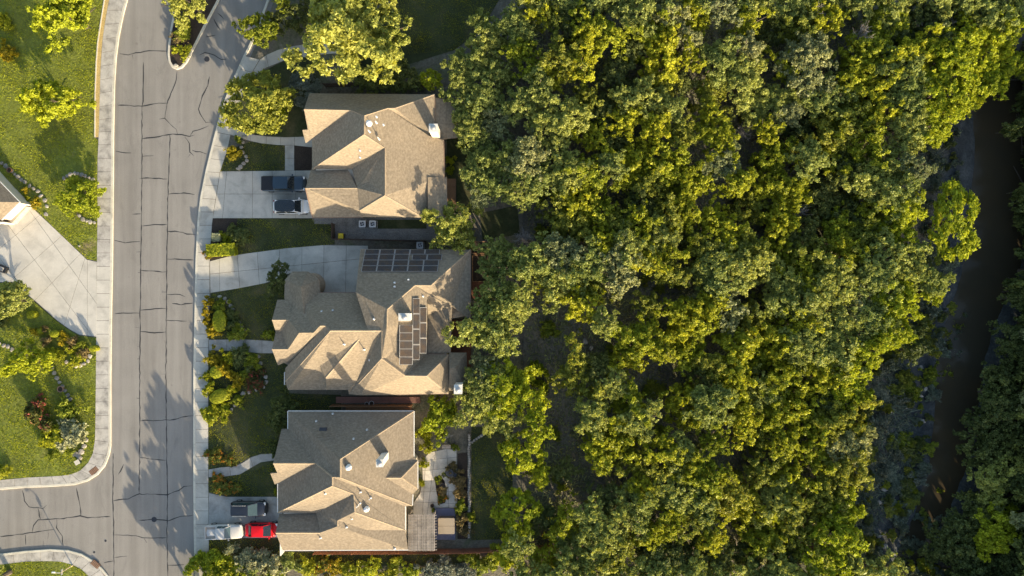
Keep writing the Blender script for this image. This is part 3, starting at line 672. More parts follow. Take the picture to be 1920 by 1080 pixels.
F2 = [('g0','g1','P2','P1','P3','w'),('w','P3','P4','P5','y'),('w1','w2','y','m','l','k'),('w1','k','j','i','b','f'),('e','f','b','a'),('a','b','c','d'),('d','c','h','g'),('b','i','h','c'),
 ('g','h','i','j','k','l','qq','s1'),('l','m','sw1','sw0','qq'),('m','P5','u','v1','v3','sw2','sw1'),('u','v1','v3','v4','v2'),('u','P5','t1','t4','v4','v2'),('P5','P6','z1','t1'),('t1','z1','x1','x0','t4'),
 ('P6','sA','sC','x1','z1'),('sA','sB','sD','sC'),('sB','sE','sD'),('sA','sB','sE','sF'),('P3','P1','E1','E2','sF','sA','P6','P5','P4'),('P1','P2','R1','R2','E1'),('R2','R1','R3','R4'),('P2','g1','g2','R1'),
 ('c0','c1','c5','c4'),('c1','c2','c5'),('c2','c3','c4','c5'),('m','y','P5')]
F2 = F2[:-1]
roof2 = roof_mesh('roof', V2, F2, MAT['roof2'], h2, b2)
tr = {k: V2[k] for k in ('T0','T1','T2','T3','T4','Tp','T5','Tq')}
roof_mesh('turret_roof', tr, [('T0','T1','Tp'),('T1','T2','Tp'),('T2','T3','Tp'),('T3','T4','Tq','Tp'),('T5','T0','Tp','Tq')], MAT['roof2'], h2, b2)
ridge_caps(roof2, b2, V2, [('P1','P3'),('P3','P4'),('P5','P6'),('m','P5'),('P6','sA'),('P6','z1'),('sA','sB'),('sB','sE'),('sB','sD'),('P1','P2'),('P2','g1'),('m','sw1'),('a','b'),('g','h'),('l','k'),('u','v2')], MAT['ridge'])
walls(h2, b2, [(676,468),(881,468),(881,598),(845,605),(845,661),(875,661),(875,732),(845,737),(676,740),(654,731),(540,731),(535,690),(521,683),(518,610),(521,563),(558,556),(668,556)], 3.25, MAT['brick_wall'])
MB().lathe([(1.5,-0.2),(1.5,3.0)], 24, (P(576,534,2.9)-b2).x, (P(576,534,2.9)-b2).y).build('turret_wall', MAT['brick_wall'], h2)
wt = [P(*V2[k])-b2 for k in ('w2','w','y')]
gutters(h2, b2, V2, [('w1','w2'),('g1','g2'),('sC','sD'),('sF','sE')], MAT['trim_brown'])
# gable wall above the courtyard
gx = (P(*V2['w'])-b2).x+0.12
gw = [P(*V2['g0'])-b2, P(*V2['w'])-b2]
MB().add([(gx,gw[0].y,-0.2),(gx,gw[1].y,-0.2),(gx,gw[1].y,gw[1].z-0.15),(gx,gw[0].y,gw[0].z-0.15),(gx+0.2,gw[0].y,-0.2),(gx+0.2,gw[1].y,-0.2),(gx+0.2,gw[1].y,gw[1].z-0.15),(gx+0.2,gw[0].y,gw[0].z-0.15)],
  [(0,1,2,3),(7,6,5,4),(1,5,6,2),(0,3,7,4),(3,2,6,7)]).build('gable_wall', MAT['brick_wall'], h2)
MB().add([wt[0], wt[1], wt[2], wt[0]+Vector((0.15,0,0)), wt[1]+Vector((0.15,0,0)), wt[2]+Vector((0.15,0,0))], [(0,1,2),(5,4,3)]).build('gable_wall', MAT['brick_wall'], h2)
EP = [V2['P3'],V2['P1'],V2['P4']]; NP = [V2['g0'],V2['g1'],(760,560,plane_z(760,560,[V2['g0'],V2['g1'],V2['P3']]).z)]
SP = [V2['m'],V2['P5'],V2['u']]
chimney(h2, b2, [(748,588),(769,588),(769,601),(748,601)], 7.2, 4.2, MAT['chim_white'])
chimney(h2, b2, [(852,722),(866,722),(866,738),(852,738)], 6.0, 0.1, MAT['chim_white'])
for x, y in [(766,524.5),(740,530),(740,537.5)]: vent_pipe(h2, b2, plane_z(x,y,NP), 0.3, 0.09)
for x, y, hh in [(645.5,645,0.6),(683,655,0.75)]: vent_pipe(h2, b2, plane_z(x,y,SP), hh)
for x, y, pl in [(603,584,['w1','w2','m']),(624,582,['w1','w2','m']),(701,598,['w','P3','P4']),(693,675,['P5','P6','z1'])]: vent_pipe(h2, b2, plane_z(x,y,[V2[k] for k in pl]), 0.2)
vent_pipe(h2, b2, plane_z(793,555,EP), 0.2)
def solar(parent, base, quad, plane):
    """one framed panel whose four corners are given in photo pixels on a roof plane"""
    n = (P(*plane[1])-P(*plane[0])).cross(P(*plane[2])-P(*plane[0])).normalized()
    if n.z < 0: n = -n
    w = [plane_z(x,y,plane)+n*0.13-base for x, y in quad]
    c = sum(w, Vector())/4
    ins = [q+(c-q).normalized()*0.055+n*0.006 for q in w]
    fr = MB(); lo = [q-n*0.04 for q in w]
    fr.add(w+lo, [(0,1,2,3),(0,4,5,1),(1,5,6,2),(2,6,7,3),(3,7,4,0),(7,6,5,4)]); f = fr.build('solar_panel', M_frame, parent)
    me = mesh_from('cells', ins, [(0,1,2,3)], MAT['panel'])
    uv = me.uv_layers.new(); lp = [(0,0),(1,0),(1,1),(0,1)]
    for i, li in enumerate(me.polygons[0].loop_indices): uv.data[li].uv = lp[me.loops[li].vertex_index]
    link('cells', me, f)
M_frame = M_plain('aluminium_frame', (0.36,0.35,0.33), 0.6, 0.0)
ROWY = [468.4,477.8,488.6,499.2,510]
top = [685,713.2,741.4,769.6,797.5,825.3]; bot = [677,705.8,735,763.8,792.5,821.2]
for rI in range(4):
    for cI in range(5):
        def xx(k, y):
            t = (y-468.4)/(510-468.4); return top[k]+(bot[k]-top[k])*t+(5.3 if rI == 1 and cI >= 3 else 0)
        y0, y1 = ROWY[rI]+0.4, ROWY[rI+1]-0.4
        solar(h2, b2, [(xx(cI,y1)+0.4,y1),(xx(cI+1,y1)-0.4,y1),(xx(cI+1,y0)-0.4,y0),(xx(cI,y0)+0.4,y0)], NP)
ys = [608.7,624,639.2,654.2,669.2,684]
for a_, b_ in zip(ys, ys[1:]): solar(h2, b2, [(748.2,b_-0.3),(773,b_-0.3),(773.4,a_+0.3),(748.6,a_+0.3)], EP)
ys = [559,588.2,617,646,675]
for a_, b_ in zip(ys, ys[1:]): solar(h2, b2, [(773.6,a_+0.3),(773.4,b_-0.3),(786,b_-0.3),(786.4,a_+0.3)], EP)
ys = [576,605,634,662.6]
for a_, b_ in zip(ys, ys[1:]): solar(h2, b2, [(787,a_+0.3),(786.8,b_-0.3),(798.8,b_-0.3),(799.2,a_+0.3)], EP)
for y_ in (490,522): opening(h2, b2, 684,y_,0.05,2.2,2.4,'W','garage')
opening(h2, b2, 547,650,0.05,2.2,1.1,'W','door'); opening(h2, b2, 545,705,0.8,2.2,1.4,'W','window')

# ---- southern house
b3 = P(650,900,0.1)
h3 = tag(empty('house', b3), 'southern grey-tan shingled house with three cars in front', 'house', 'houses along the curving street')
V3 = {'N0':(540,771,2.9),'N1':(776,771,2.9),'PK':(638,861,6.82),'PK2':(638,895,6.82),'sA':(623,894.5,6.72),'sB':(623,911,6.7),'gR':(592,869,5.5),'gL':(512,869,5.5),
 'g0':(528,804,3.0),'g1':(540,804,2.95),'g2':(521,907,2.95),'g3':(515,908,2.8),'g4':(507,888,3.9),'g5':(520,887,4.1),'w1':(521,961,2.9),'w2':(593,962,3.1),'E1':(663,926,5.68),'E2':(665,960,5.68),
 'G0':(524,963,2.65),'G1':(593,963,2.85),'R0':(517,999,3.9),'R1':(600,999,3.9),'R2':(633,987,4.5),'R3':(633,976,4.65),'S0':(530,1032,2.65),'S1':(765,1031,2.65),
 'q1':(690,994,3.8),'q2':(760,994,2.9),'q3':(760,949.5,3.0),'q4':(773,948,2.9),'t0':(776,856,2.9),'t1':(739,868,3.99),'t2':(724,896,4.42),'t3':(752,896,4.42),'t4':(783,864,2.8),'t5':(783,917,2.8),'t6':(774,927,2.9)}
V3 = lift(V3)
F3 = [('N0','N1','PK'),('N0','PK','PK2','sA','gR','g1'),('g0','g1','gR','gL'),('gL','gR','g2','g3','g4','g5'),('gR','sA','sB','w1','g2'),('sB','E1','w2','w1'),('w2','E1','E2','R3','R2','R1'),('G0','G1','R1','R0'),
 ('R0','R1','R2','S1','S0'),('R2','R3','q1','q2','S1'),('R3','E2','q2','q1'),('sA','q3','q2','E2','E1','sB'),('sA','PK2','q4','q3'),('PK','N1','t0','t1','t2','t6','q4','PK2'),('t0','t4','t3','t2','t1'),('t3','t4','t5'),('t2','t3','t5','t6')]
roof3 = roof_mesh('roof', V3, F3, MAT['roof3'], h3, b3)
ridge_caps(roof3, b3, V3, [('N1','PK'),('PK','PK2'),('gL','gR'),('sA','sB'),('sB','w1'),('sB','E1'),('E1','E2'),('R0','R1'),('E2','q2'),('R3','R2'),('t2','t3'),('t3','t5'),('t3','t4'),('gR','sA'),('PK2','q4')], MAT['ridge'])
walls(h3, b3, [(540,772),(776,772),(776,857),(783,864),(783,917),(774,927),(773,948),(761,950),(764,1031),(530,1032),(524,963),(521,961),(521,908),(515,906),(529,805),(540,805)], 3.3, MAT['stucco'])
gutters(h3, b3, V3, [('N0','N1'),('N1','t0'),('t4','t5'),('t6','q4'),('q3','q2'),('S0','S1'),('w1','g2'),('N0','g1')], MAT['trim'])
chimney(h3, b3, [(706,862),(718,862),(718,875),(706,875)], 8.4, 3.9, MAT['chim_white'])
E3 = [V3['PK'],V3['N1'],V3['PK2']]; E3b = [V3['sA'],V3['q3'],V3['q2']]
sky_tube(h3, b3, plane_z(653.5,876,E3)); sky_tube(h3, b3, plane_z(687,954,E3b))
for x, y, hh in [(676,922,0.5),(695,933,0.85),(671,948,0.7),(675,943,0.7)]: vent_pipe(h3, b3, plane_z(x,y,E3b), hh)
for x, y, pl in [(610,925,['sB','E1','w1']),(660,972,['R3','E2','q2']),(650,988,['R2','R3','S1']),(601,1008,['R0','R1','S0']),(740,1028,['R0','R1','S0'])]: vent_pipe(h3, b3, plane_z(x,y,[V3[k] for k in pl]), 0.4)
for x, y in [(593,790),(624,776),(688,806),(663,823)]: vent_pipe(h3, b3, plane_z(x,y,[V3['N0'],V3['N1'],V3['PK']]), 0.2)
q = plane_z(606,805,[V3['N0'],V3['PK'],V3['gR']])-b3
MB().add([(q.x-0.45,q.y-0.15,q.z-0.1),(q.x+0.45,q.y-0.15,q.z-0.1),(q.x+0.45,q.y+0.22,q.z-0.1),(q.x-0.45,q.y+0.22,q.z-0.1),(q.x-0.45,q.y-0.15,q.z+0.2),(q.x+0.45,q.y-0.15,q.z+0.2),(q.x+0.4,q.y+0.22,q.z+0.05),(q.x-0.4,q.y+0.22,q.z+0.05)],[(4,5,6,7),(0,1,5,4),(1,2,6,5),(2,3,7,6),(3,0,4,7)]).build('attic_vent', MAT['dark_metal'], h3)
for y_ in (980,1010): opening(h3, b3, 537.5,y_,0.05,2.2,2.4,'W','garage')
opening(h3, b3, 534.5,880,0.05,2.2,1.1,'W','door'); opening(h3, b3, 534,930,0.8,2.2,1.6,'W','window')
for y_ in (800,830): opening(h3, b3, 765,y_,0.7,2.2,1.6,'E','window')

# ---- partly seen house on the left
b4 = P(0,370,0.1)
h4 = tag(empty('house', b4), 'corner of a house with tan roof at the left edge', 'house', 'houses along the curving street')
V4 = {'a':(37,379,2.7),'b':(3,412,2.7),'c':(-60,412,2.7),'d':(-80,330,5.2),'e':(0,341,2.7),'f':(-60,275,2.7),'g':(-30,379,4.0)}
roof_mesh('roof', V4, [('a','e','f','d','g'),('a','g','b'),('b','g','d','c')], MAT['roof2'], h4, b4)
walls(h4, b4, [(38,380),(4,413),(-60,413),(-60,330),(-60,276),(0,342)], 2.7, MAT['stucco'], 0.25)
w = [P(52,383,0.1)-b4, P(60,389,0.1)-b4, P(32,420,0.1)-b4, P(24,412,0.1)-b4]
MB().prism([(p.x,p.y) for p in w], -0.2, 0.9).build('plinth', MAT['stone'], h4)
gutters(h4, b4, V4, [('a','b'),('a','e')], MAT['trim'])
pp = P(14,400,0)-b4
opening(h4, b4, 12,420,0.05,2.1,2.2,'S','garage')
# ------------------------------------------------------------------ plants
def rand_dirs(n, r):
    v = r.normal(size=(n,3)); return v/np.linalg.norm(v, axis=1)[:,None]
def leaf_mesh(name, centers, normals, length, width, r, mat, rnd=None):
    """each leaf a small rhombus facing its normal"""
    n = len(centers); t = np.cross(normals, r.normal(size=(n,3))); t /= np.linalg.norm(t,axis=1)[:,None]+1e-9
    b = np.cross(normals, t)
    sz = np.exp(r.normal(0,0.34,n)); L = (length*sz*1.06)[:,None]; W = (width*sz*1.06*r.uniform(0.8,1.2,n))[:,None]
    v = np.empty((n,4,3)); v[:,0] = centers-t*L; v[:,1] = centers-b*W+normals*W*0.3; v[:,2] = centers+t*L; v[:,3] = centers+b*W+normals*W*0.3
    me = bpy.data.meshes.new(name); me.vertices.add(4*n); me.loops.add(4*n); me.polygons.add(n)
    me.vertices.foreach_set('co', v.reshape(-1).astype(np.float32))
    me.loops.foreach_set('vertex_index', np.arange(4*n, dtype=np.int32))
    me.polygons.foreach_set('loop_start', np.arange(0,4*n,4, dtype=np.int32)); me.polygons.foreach_set('loop_total', np.full(n,4,dtype=np.int32))
    a = me.attributes.new('rnd','FLOAT','FACE'); a.data.foreach_set('value', (r.uniform(0,1,n) if rnd is None else rnd).astype(np.float32))
    me.materials.append(mat); me.update(calc_edges=True); return me
def crown_mesh(name, seed, n_clump, clump_r, n_leaf, leaf, mat, flat=0.62, tuft=0.0, lobes=0.22, shell=0.45, stray=0.12):
    """crown of unit radius, base at z=0: big limbs' worth of foliage, each of many small leaf tufts, with gaps between"""
    r = np.random.default_rng(seed)
    ph = r.uniform(0,2*math.pi,5); am = r.uniform(0.3,1.0,5)*lobes
    cs, rs = [], []; tries = 0
    while len(cs) < n_clump and tries < 20000:
        tries += 1
        d = rand_dirs(1,r)[0]
        if d[2] < -0.25: continue
        az = math.atan2(d[1],d[0]); R = 1-clump_r*0.7+sum(am[k]*math.sin((k+2)*az+ph[k]) for k in range(5))*0.5
        q = R*(r.uniform(shell,1.0)**0.5)
        hgt = 1+0.35*math.sin(3*az+ph[0])*math.cos(2.3*d[2]+ph[1])
        c = np.array([d[0]*q, d[1]*q, flat*0.8+d[2]*q*flat*hgt])
        cr = clump_r*r.uniform(0.5,1.5)
        if cs and min(np.linalg.norm(c-x) for x in cs) < cr*0.6: continue
        cs.append(c); rs.append(cr)
    cs = np.array(cs); rs = np.array(rs); nc = len(cs)
    # each clump: several tufts
    nt_ = 6
    td = rand_dirs(nc*nt_, r); td[:,2] = np.abs(td[:,2])*0.8-0.15
    tc = np.repeat(cs,nt_,0)+td*np.repeat(rs,nt_)[:,None]*r.uniform(0.35,1.05,nc*nt_)[:,None]*np.array([1,1,0.75+tuft])
    tr = np.repeat(rs,nt_)*r.uniform(0.28,0.55,nc*nt_)
    w = tr**2; k = r.choice(len(tc), n_leaf, p=w/w.sum())
    d = rand_dirs(n_leaf, r)
    rad = tr[k]*(0.25+0.85*r.uniform(0,1,n_leaf)**0.7)
    st = r.uniform(0,1,n_leaf) < stray; rad = np.where(st, rad*r.uniform(1.2,2.0,n_leaf), rad)
    pos = tc[k]+d*rad[:,None]*np.array([1,1,0.8+tuft])
    out = pos-np.array([0,0,flat*0.3]); out /= np.linalg.norm(out,axis=1)[:,None]+1e-9
    nr = d*0.35+out*0.45+rand_dirs(n_leaf,r)*0.8; nr /= np.linalg.norm(nr,axis=1)[:,None]
    tone = np.clip(r.uniform(0,1,len(tc))[k]*0.6+r.uniform(0,1,n_leaf)*0.4, 0, 1)
    return leaf_mesh(name, pos, nr, leaf, leaf*0.6, r, mat, tone), cs
def trunk_mesh(name, seed, tips, h0=-1.6, r0=0.09):
    """tapered trunk with limbs into the crown; unit crown radius, trunk foot at z=h0"""
    r = np.random.default_rng(seed+99); mb = MB()
    lean = r.normal(0,0.05,2)
    pts = [(0,0,h0),(lean[0]*0.4,lean[1]*0.4,h0*0.55),(lean[0],lean[1],0.05),(lean[0]*1.2,lean[1]*1.2,0.45)]
    mb.tube(pts, [r0*1.25,r0,r0*0.8,r0*0.35], 7)
    idx = r.choice(len(tips), min(9,len(tips)), replace=False)
    for i in idx:
        t = Vector(tips[i]); s = Vector(pts[2]).lerp(Vector(pts[1]), r.uniform(0,0.5)); mid = s.lerp(t,0.5)+Vector((0,0,r.uniform(-0.05,0.12)))
        mb.tube([s,mid,t], [r0*0.5,r0*0.32,r0*0.12], 5)
    return mesh_from(name, mb.v, mb.f, MAT['bark'])
PROTO = {}
def proto(kind, n, **kw):
    PROTO[kind] = []
    for i in range(n):
        sd = sum(map(ord, kind))*13+i*7
        cm, tips = crown_mesh('crown', sd, mat=MAT['jun'], **kw)
        PROTO[kind].append((cm, trunk_mesh('trunk', sd, tips)))
proto('juniper', 7, n_clump=120, clump_r=0.125, n_leaf=15000, leaf=0.031, flat=0.82, tuft=0.4, lobes=0.55, shell=0.12)
proto('oak', 8, n_clump=150, clump_r=0.13, n_leaf=18000, leaf=0.028, flat=0.56, lobes=0.46, shell=0.22)
proto('elm', 4, n_clump=150, clump_r=0.12, n_leaf=22000, leaf=0.027, flat=0.60, lobes=0.40, shell=0.2, stray=0.2)
proto('round', 3, n_clump=130, clump_r=0.13, n_leaf=15000, leaf=0.032, flat=0.72, lobes=0.16, shell=0.55)
proto('shrub', 5, n_clump=14, clump_r=0.36, n_leaf=1100, leaf=0.095, flat=0.55, lobes=0.5, shell=0.1, stray=0.25)
proto('bush', 6, n_clump=26, clump_r=0.28, n_leaf=4000, leaf=0.060, flat=0.60, lobes=0.5, shell=0.2, stray=0.2)
tree_n = [0]
def tree(kind, px, py, r_px, mat, h, name, label, group=None, sy=None, cat='tree', flat=1.0, rot=None, vis_trunk=True):
    """px,py,r_px: middle and radius of the crown as seen; h: height of the tree. The crown sits over ground found along the ray"""
    i = tree_n[0]; tree_n[0] += 1
    cm, tm = PROTO[kind][i % len(PROTO[kind])]
    fl = {'juniper':0.78,'oak':0.58,'elm':0.60,'round':0.70}[kind]
    g = G(px,py).z
    for _ in range(6):
        zc = g+h*0.72; p = P(px,py,zc); g = ground_h(p.x,p.y)
    R = r_px*S*(H-zc)/H*1.08
    Ry = R if sy is None else sy*S*(H-zc)/H*1.08
    o = tag(empty(name, (p.x,p.y,g-0.05)), label, cat, group)
    ch = min(2*fl*0.95*R*flat, h*0.85)             # crown height
    zs = ch/(2*fl*0.92); zb = h-ch
    c = bpy.data.objects.new('crown', cm); C.objects.link(c); c.parent = o
    c.location = (0,0,zb); c.scale = (R,Ry,zs); c.rotation_euler = (0,0,(i*2.399) % 6.283 if rot is None else rot)
    c.material_slots[0].link = 'OBJECT'; c.material_slots[0].material = MAT[mat]
    t = bpy.data.objects.new('trunk', tm); C.objects.link(t); t.parent = o
    t.location = (0,0,zb); t.scale = (R,R,max(zb,0.2)/1.6 if zb > 0.3 else 0.2); t.rotation_euler = c.rotation_euler
    return o
WOOD = {
'J': """1010 20 32|1037 38 24|1100 52 34|1135 70 38|1290 14 30|1215 60 34|1243 78 28|1302 50 25|1395 42 30|975 98 28|1002 132 26|1050 116 38|1090 120 34|1240 116 42|1095 192 30|1222 246 34|1270 258 30|1330 172 34|1322 250 28|1110 256 34
1500 62 40|1548 30 38|1475 128 30|1620 120 44|1662 42 42|1642 92 38|1720 100 42|1640 172 38|1600 152 34|1602 220 44|1650 212 38|1560 252 42|1452 292 38|1560 282 38|1622 282 38|1640 402 42|1482 372 38|1456 420 38|1570 432 34|1620 442 38|1472 470 38|1530 480 42|1600 470 38|1500 520 42
1500 600 42|1450 640 38|1540 702 38|1482 690 34|1450 722 38|1510 752 42|1580 790 42|1460 782 38|1520 792 38|1470 832 34|1530 850 38|1600 870 34|1480 900 42|1560 900 42|1540 932 34|1490 952 38|1450 1000 38|1500 1012 38
1100 332 34|1085 372 38|1110 392 38|1060 400 42|1076 430 38|1190 304 42|1182 332 28|1215 346 30|1256 312 38|1300 332 38|1286 360 34|1380 342 34|1410 382 38|1280 382 28|1246 402 34|1200 420 38|1280 412 34|1330 420 34|1370 440 38|1400 462 34|1215 490 30|1256 516 30|1100 540 38
1082 558 42|1215 570 24|1190 642 44|1215 626 34|1180 670 32|1285 620 38|1312 600 34|1290 660 38|1400 600 42|1380 650 42|1420 662 38|1080 704 46|1180 752 38|1280 762 42|1372 722 42|1392 790 38|1125 842 38|1162 832 42|1200 862 38|1240 842 38|1200 912 28|1310 892 38|1356 890 20|1362 930 42|1400 952 42|1312 970 38|1060 982 38|1152 1040 42|1230 1000 36|1040 150 26|1170 220 30|1240 160 30|1290 110 26|1330 215 26|1430 250 26|1350 265 30|1150 430 30|1130 460 26|1310 470 28|1240 470 26|1440 350 30|1330 560 28|1260 580 26|1240 660 22|1330 690 28|1420 820 32|1340 830 30|1290 880 26|1260 980 26|1340 1010 28|1430 880 34|1420 1010 30""",
'O': """1190 22 42|1250 22 34|1285 76 28|1342 12 34|1400 92 26|1345 112 34|1402 126 30|980 196 34|1012 170 28|1060 216 38|1030 242 38|1200 182 34|1246 206 38|1380 152 38|1410 196 36
1520 102 38|1500 142 42|1450 192 38|1470 222 30|1545 182 34|1690 132 42|1700 182 42|1700 232 42|1512 302 34|1712 322 26|1640 342 42|1680 362 42|1670 492 46|1706 505 32|1640 522 42|1560 522 42|1450 522 38|1740 530 30
1470 562 42|1530 562 38|1600 562 42|1560 612 42|1630 602 42|1500 652 42|1570 662 42|1592 832 38|1460 942 38
990 302 42|1040 292 38|1070 332 34|1005 342 38|970 362 26|1145 312 28|1350 312 38|1230 442 38|1180 472 38|1160 500 42|1330 492 46|1390 500 42|1050 482 42|1000 492 42|1100 502 42|1040 520 42|1340 524 44
1350 562 44|1112 782 34|1200 782 38|1330 762 42|1420 742 42|1270 852 34|1190 950 38|1260 920 40|1300 942 38|1110 972 38|1140 1002 42|1080 1032 38|970 1022 28|905 80 34|880 125 30|930 130 34|940 60 36|970 50 30|910 180 36|880 225 30|935 230 40|905 285 34|945 300 36|930 345 34|875 192 32|868 160 24|884 250 28|898 322 30|904 366 24|862 138 24|935 502 32|932 540 28|927 462 22|940 790 32|892 722 28|1130 605 26|1150 720 26""",
'B': """1862 20 46|1884 52 38|1800 76 42|1850 112 42|1892 126 30|1786 122 42|1860 152 32|1815 172 38|1760 172 42|1742 232 38|1750 250 26|1690 292 42|1690 392 34|1682 432 32|1680 556 42|1742 550 26|1666 622 32|1622 662 36|1580 702 42|1602 732 36|1572 962 42|1572 1002 42|1552 1052 42|1880 982 40|1866 1008 32|1862 902 36|1015 892 20|1010 802 28""",  # far-bank crowns here are sunlit patches, light put into the leaf tone
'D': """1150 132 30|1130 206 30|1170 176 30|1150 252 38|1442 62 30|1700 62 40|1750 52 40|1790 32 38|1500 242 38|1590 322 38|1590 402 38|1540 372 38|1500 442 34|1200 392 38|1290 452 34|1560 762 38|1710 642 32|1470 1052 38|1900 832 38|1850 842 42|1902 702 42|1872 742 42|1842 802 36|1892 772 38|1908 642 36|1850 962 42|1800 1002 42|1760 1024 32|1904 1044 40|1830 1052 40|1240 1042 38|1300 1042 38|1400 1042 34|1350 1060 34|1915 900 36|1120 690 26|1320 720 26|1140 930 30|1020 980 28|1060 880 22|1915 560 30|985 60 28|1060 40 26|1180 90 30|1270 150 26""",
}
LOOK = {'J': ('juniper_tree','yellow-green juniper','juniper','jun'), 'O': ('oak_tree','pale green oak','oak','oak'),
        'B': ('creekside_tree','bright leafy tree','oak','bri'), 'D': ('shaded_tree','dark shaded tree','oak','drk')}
LEVELS = [(70,'the big pale tree'),(170,'the road island'),(290,'the northern roof'),(400,'the white car'),(520,'the curved driveway'),(640,'the turret'),(745,'the middle walkway'),(860,'the front lawn'),(965,'the patio'),(1200,'the red car')]
BANDS = [(1060,'beside the gardens'),(1160,'just into the wood'),(1260,'a third in'),(1360,'mid-wood'),(1460,'past mid-wood'),(1560,'two thirds in'),(1660,'near the creek'),(1760,'on the creek edge'),(1840,'over the creek'),(2300,'at the right edge')]
wood = []
for key, txt in WOOD.items():
    for tok in txt.replace('\n','|').split('|'):
        x, y, rr = map(float, tok.split())
        lv = next(t for l, t in LEVELS if y < l); bd = next(t for l, t in BANDS if x < l)
        wood.append([key, x, y, rr*rng.uniform(0.96,1.12), lv, bd])
for key, x, y, rr, lv, bd in wood:
    nm, look, kind, mt = LOOK[key]
    mates = sorted([w for w in wood if w[0] == key and w[4] == lv and w[5] == bd], key=lambda w: -w[3])
    i = [w[1:3] for w in mates].index([x, y]); n = len(mates)
    rank = '' if n == 1 else ((', larger one', ', smaller one')[i] if n == 2 else (', largest one', ', second largest', ', third largest', ', fourth largest', ', fifth largest', ', small one', ', small one', ', small one', ', small one')[min(i,8)] if i < n-1 else ', smallest one')
    h = {'J': rng.uniform(5.4,7.0), 'O': rng.uniform(6.2,7.6), 'B': rng.uniform(5.6,7.0), 'D': rng.uniform(4.2,5.6)}[key]
    if key == 'D' and x > 1740 and y > 540: h = rng.uniform(4.5,6.5)
    if x < 965: h *= 0.78
    if 1000 < x < 1110 and y > 870: h *= 0.72
    m2 = mt if rng.uniform() < 0.72 else {'jun':'jun2','oak':'oak2','bri':'oak','drk':'drk'}[mt]
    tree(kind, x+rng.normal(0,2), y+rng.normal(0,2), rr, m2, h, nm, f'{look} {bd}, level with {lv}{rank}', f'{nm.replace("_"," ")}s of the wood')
# single trees
tree('elm', 648, 58, 100, 'elm', 9.5, 'shade_tree', 'very large pale yellow-green tree above the northern house', sy=96, flat=0.8)
tree('elm', 700, 40, 62, 'elm', 8.6, 'shade_tree', 'right-hand lobe tree of the large pale crown above the northern house')
tree('round', 480, 194, 62, 'jun2', 5.0, 'garden_tree', 'bushy yellow-green tree between the bend and the northern house', sy=62)
tree('elm', 484, 55, 33, 'grn', 4.5, 'garden_tree', 'green crown tree at the kerb beside the top bend', sy=36)
tree('elm', 848, 425, 52, 'elm', 5.1, 'garden_tree', 'yellow-green broadleaf tree between the two northern houses', sy=50)
tree('elm', 345, -8, 52, 'elm', 6.0, 'island_tree', 'pale green tree on the road island at the top', sy=36)
tree('elm', 116, 20, 58, 'bri', 6.5, 'garden_tree', 'loose pale green tree at the top of the left lawn', sy=50)
tree('elm', 90, 186, 50, 'bri', 4.6, 'garden_tree', 'loose yellow-green tree on the left lawn below the top one', sy=46)
tree('oak', 920, 610, 62, 'oak', 7.2, 'garden_tree', 'large oak overhanging the back of the middle house', sy=60)
tree('oak', 965, 575, 38, 'oak', 7.0, 'garden_tree', 'smaller oak crown just right of the overhanging oak')
tree('oak', 905, 690, 30, 'oak2', 5.5, 'garden_tree', 'small oak below the one overhanging the middle house')
tree('oak', 900, 760, 42, 'oak', 5.5, 'garden_tree', 'oak behind the white chimney of the middle house')
tree('oak', 962, 735, 50, 'bri', 6.2, 'garden_tree', 'bright oak over the back fence behind the middle house', sy=58)
tree('oak', 930, 715, 34, 'oak', 5.8, 'garden_tree', 'pale oak between the chimney oak and the fence oak')
tree('elm', 825, 780, 42, 'bri', 3.6, 'garden_tree', 'large-leaved bright green tree beside the fence corner of the southern house', sy=36)
tree('round', 984, 848, 40, 'bri', 5.2, 'clipped_tree', 'round-headed bright tree right of the shaded back lawn, the upper one', 'round trees by the back lawn')
tree('round', 968, 962, 42, 'bri', 5.4, 'clipped_tree', 'round-headed bright tree right of the shaded back lawn, the lower one', 'round trees by the back lawn')
tree('oak', 960, 1035, 34, 'bri', 4.2, 'garden_tree', 'bright leafy tree under the lower round-headed tree')
tree('oak', 1020, 1050, 30, 'jun', 4.6, 'garden_tree', 'olive tree right of the leafy tree at the bottom of the back lawn')
tree('round', 1788, 415, 40, 'bri', 7.4, 'creek_island_tree', 'tall bright tree standing alone between the bank and the creek', sy=72, rot=0.0)
tree('round', 808, 150, 20, 'bri', 3.2, 'garden_tree', 'small bright tree above the corner of the northern house')
tree('oak', 750, 145, 34, 'drk', 3.4, 'garden_tree', 'dark shaded tree above the roof of the northern house')
tree('oak', 690, 150, 30, 'drk', 3.0, 'garden_tree', 'dark shaded small tree at the foot of the large pale crown')
tree('oak', 545, 30, 34, 'drk', 3.2, 'garden_tree', 'dark shaded shrub-like tree left of the large pale crown')
tree('oak', 522, 525, 26, 'drk', 3.2, 'garden_tree', 'dark green tree beside the turret of the middle house', sy=30)
tree('oak', 528, 775, 32, 'drk', 3.0, 'garden_tree', 'dark green tree at the front corner between the two southern houses')
tree('round', 570, 163, 32, 'blue', 2.6, 'garden_tree', 'blue-grey bushy tree at the upper corner of the northern house')
tree('elm', 20, 562, 34, 'oak', 3.8, 'garden_tree', 'pale green tree at the left edge below the pale driveway')
tree('elm', 50, 678, 46, 'bri', 3.0, 'garden_tree', 'bright leafy tree in the dark bed on the lower left lawn', sy=32)
tree('elm', 145, 366, 40, 'bri', 2.6, 'garden_tree', 'low bright spreading tree ringed by stones beside the left pavement', sy=38)
for x, y, r_, h_ in [(452,1122,44,6.5),(418,1140,36,5.2),(385,1128,26,3.6),(-30,1100,46,6.0),(350,1150,34,4.4)]:
    tree('oak', x, y, r_, 'oak', h_, 'street_tree', 'street tree just below the bottom edge of the photo', 'street trees below the frame')
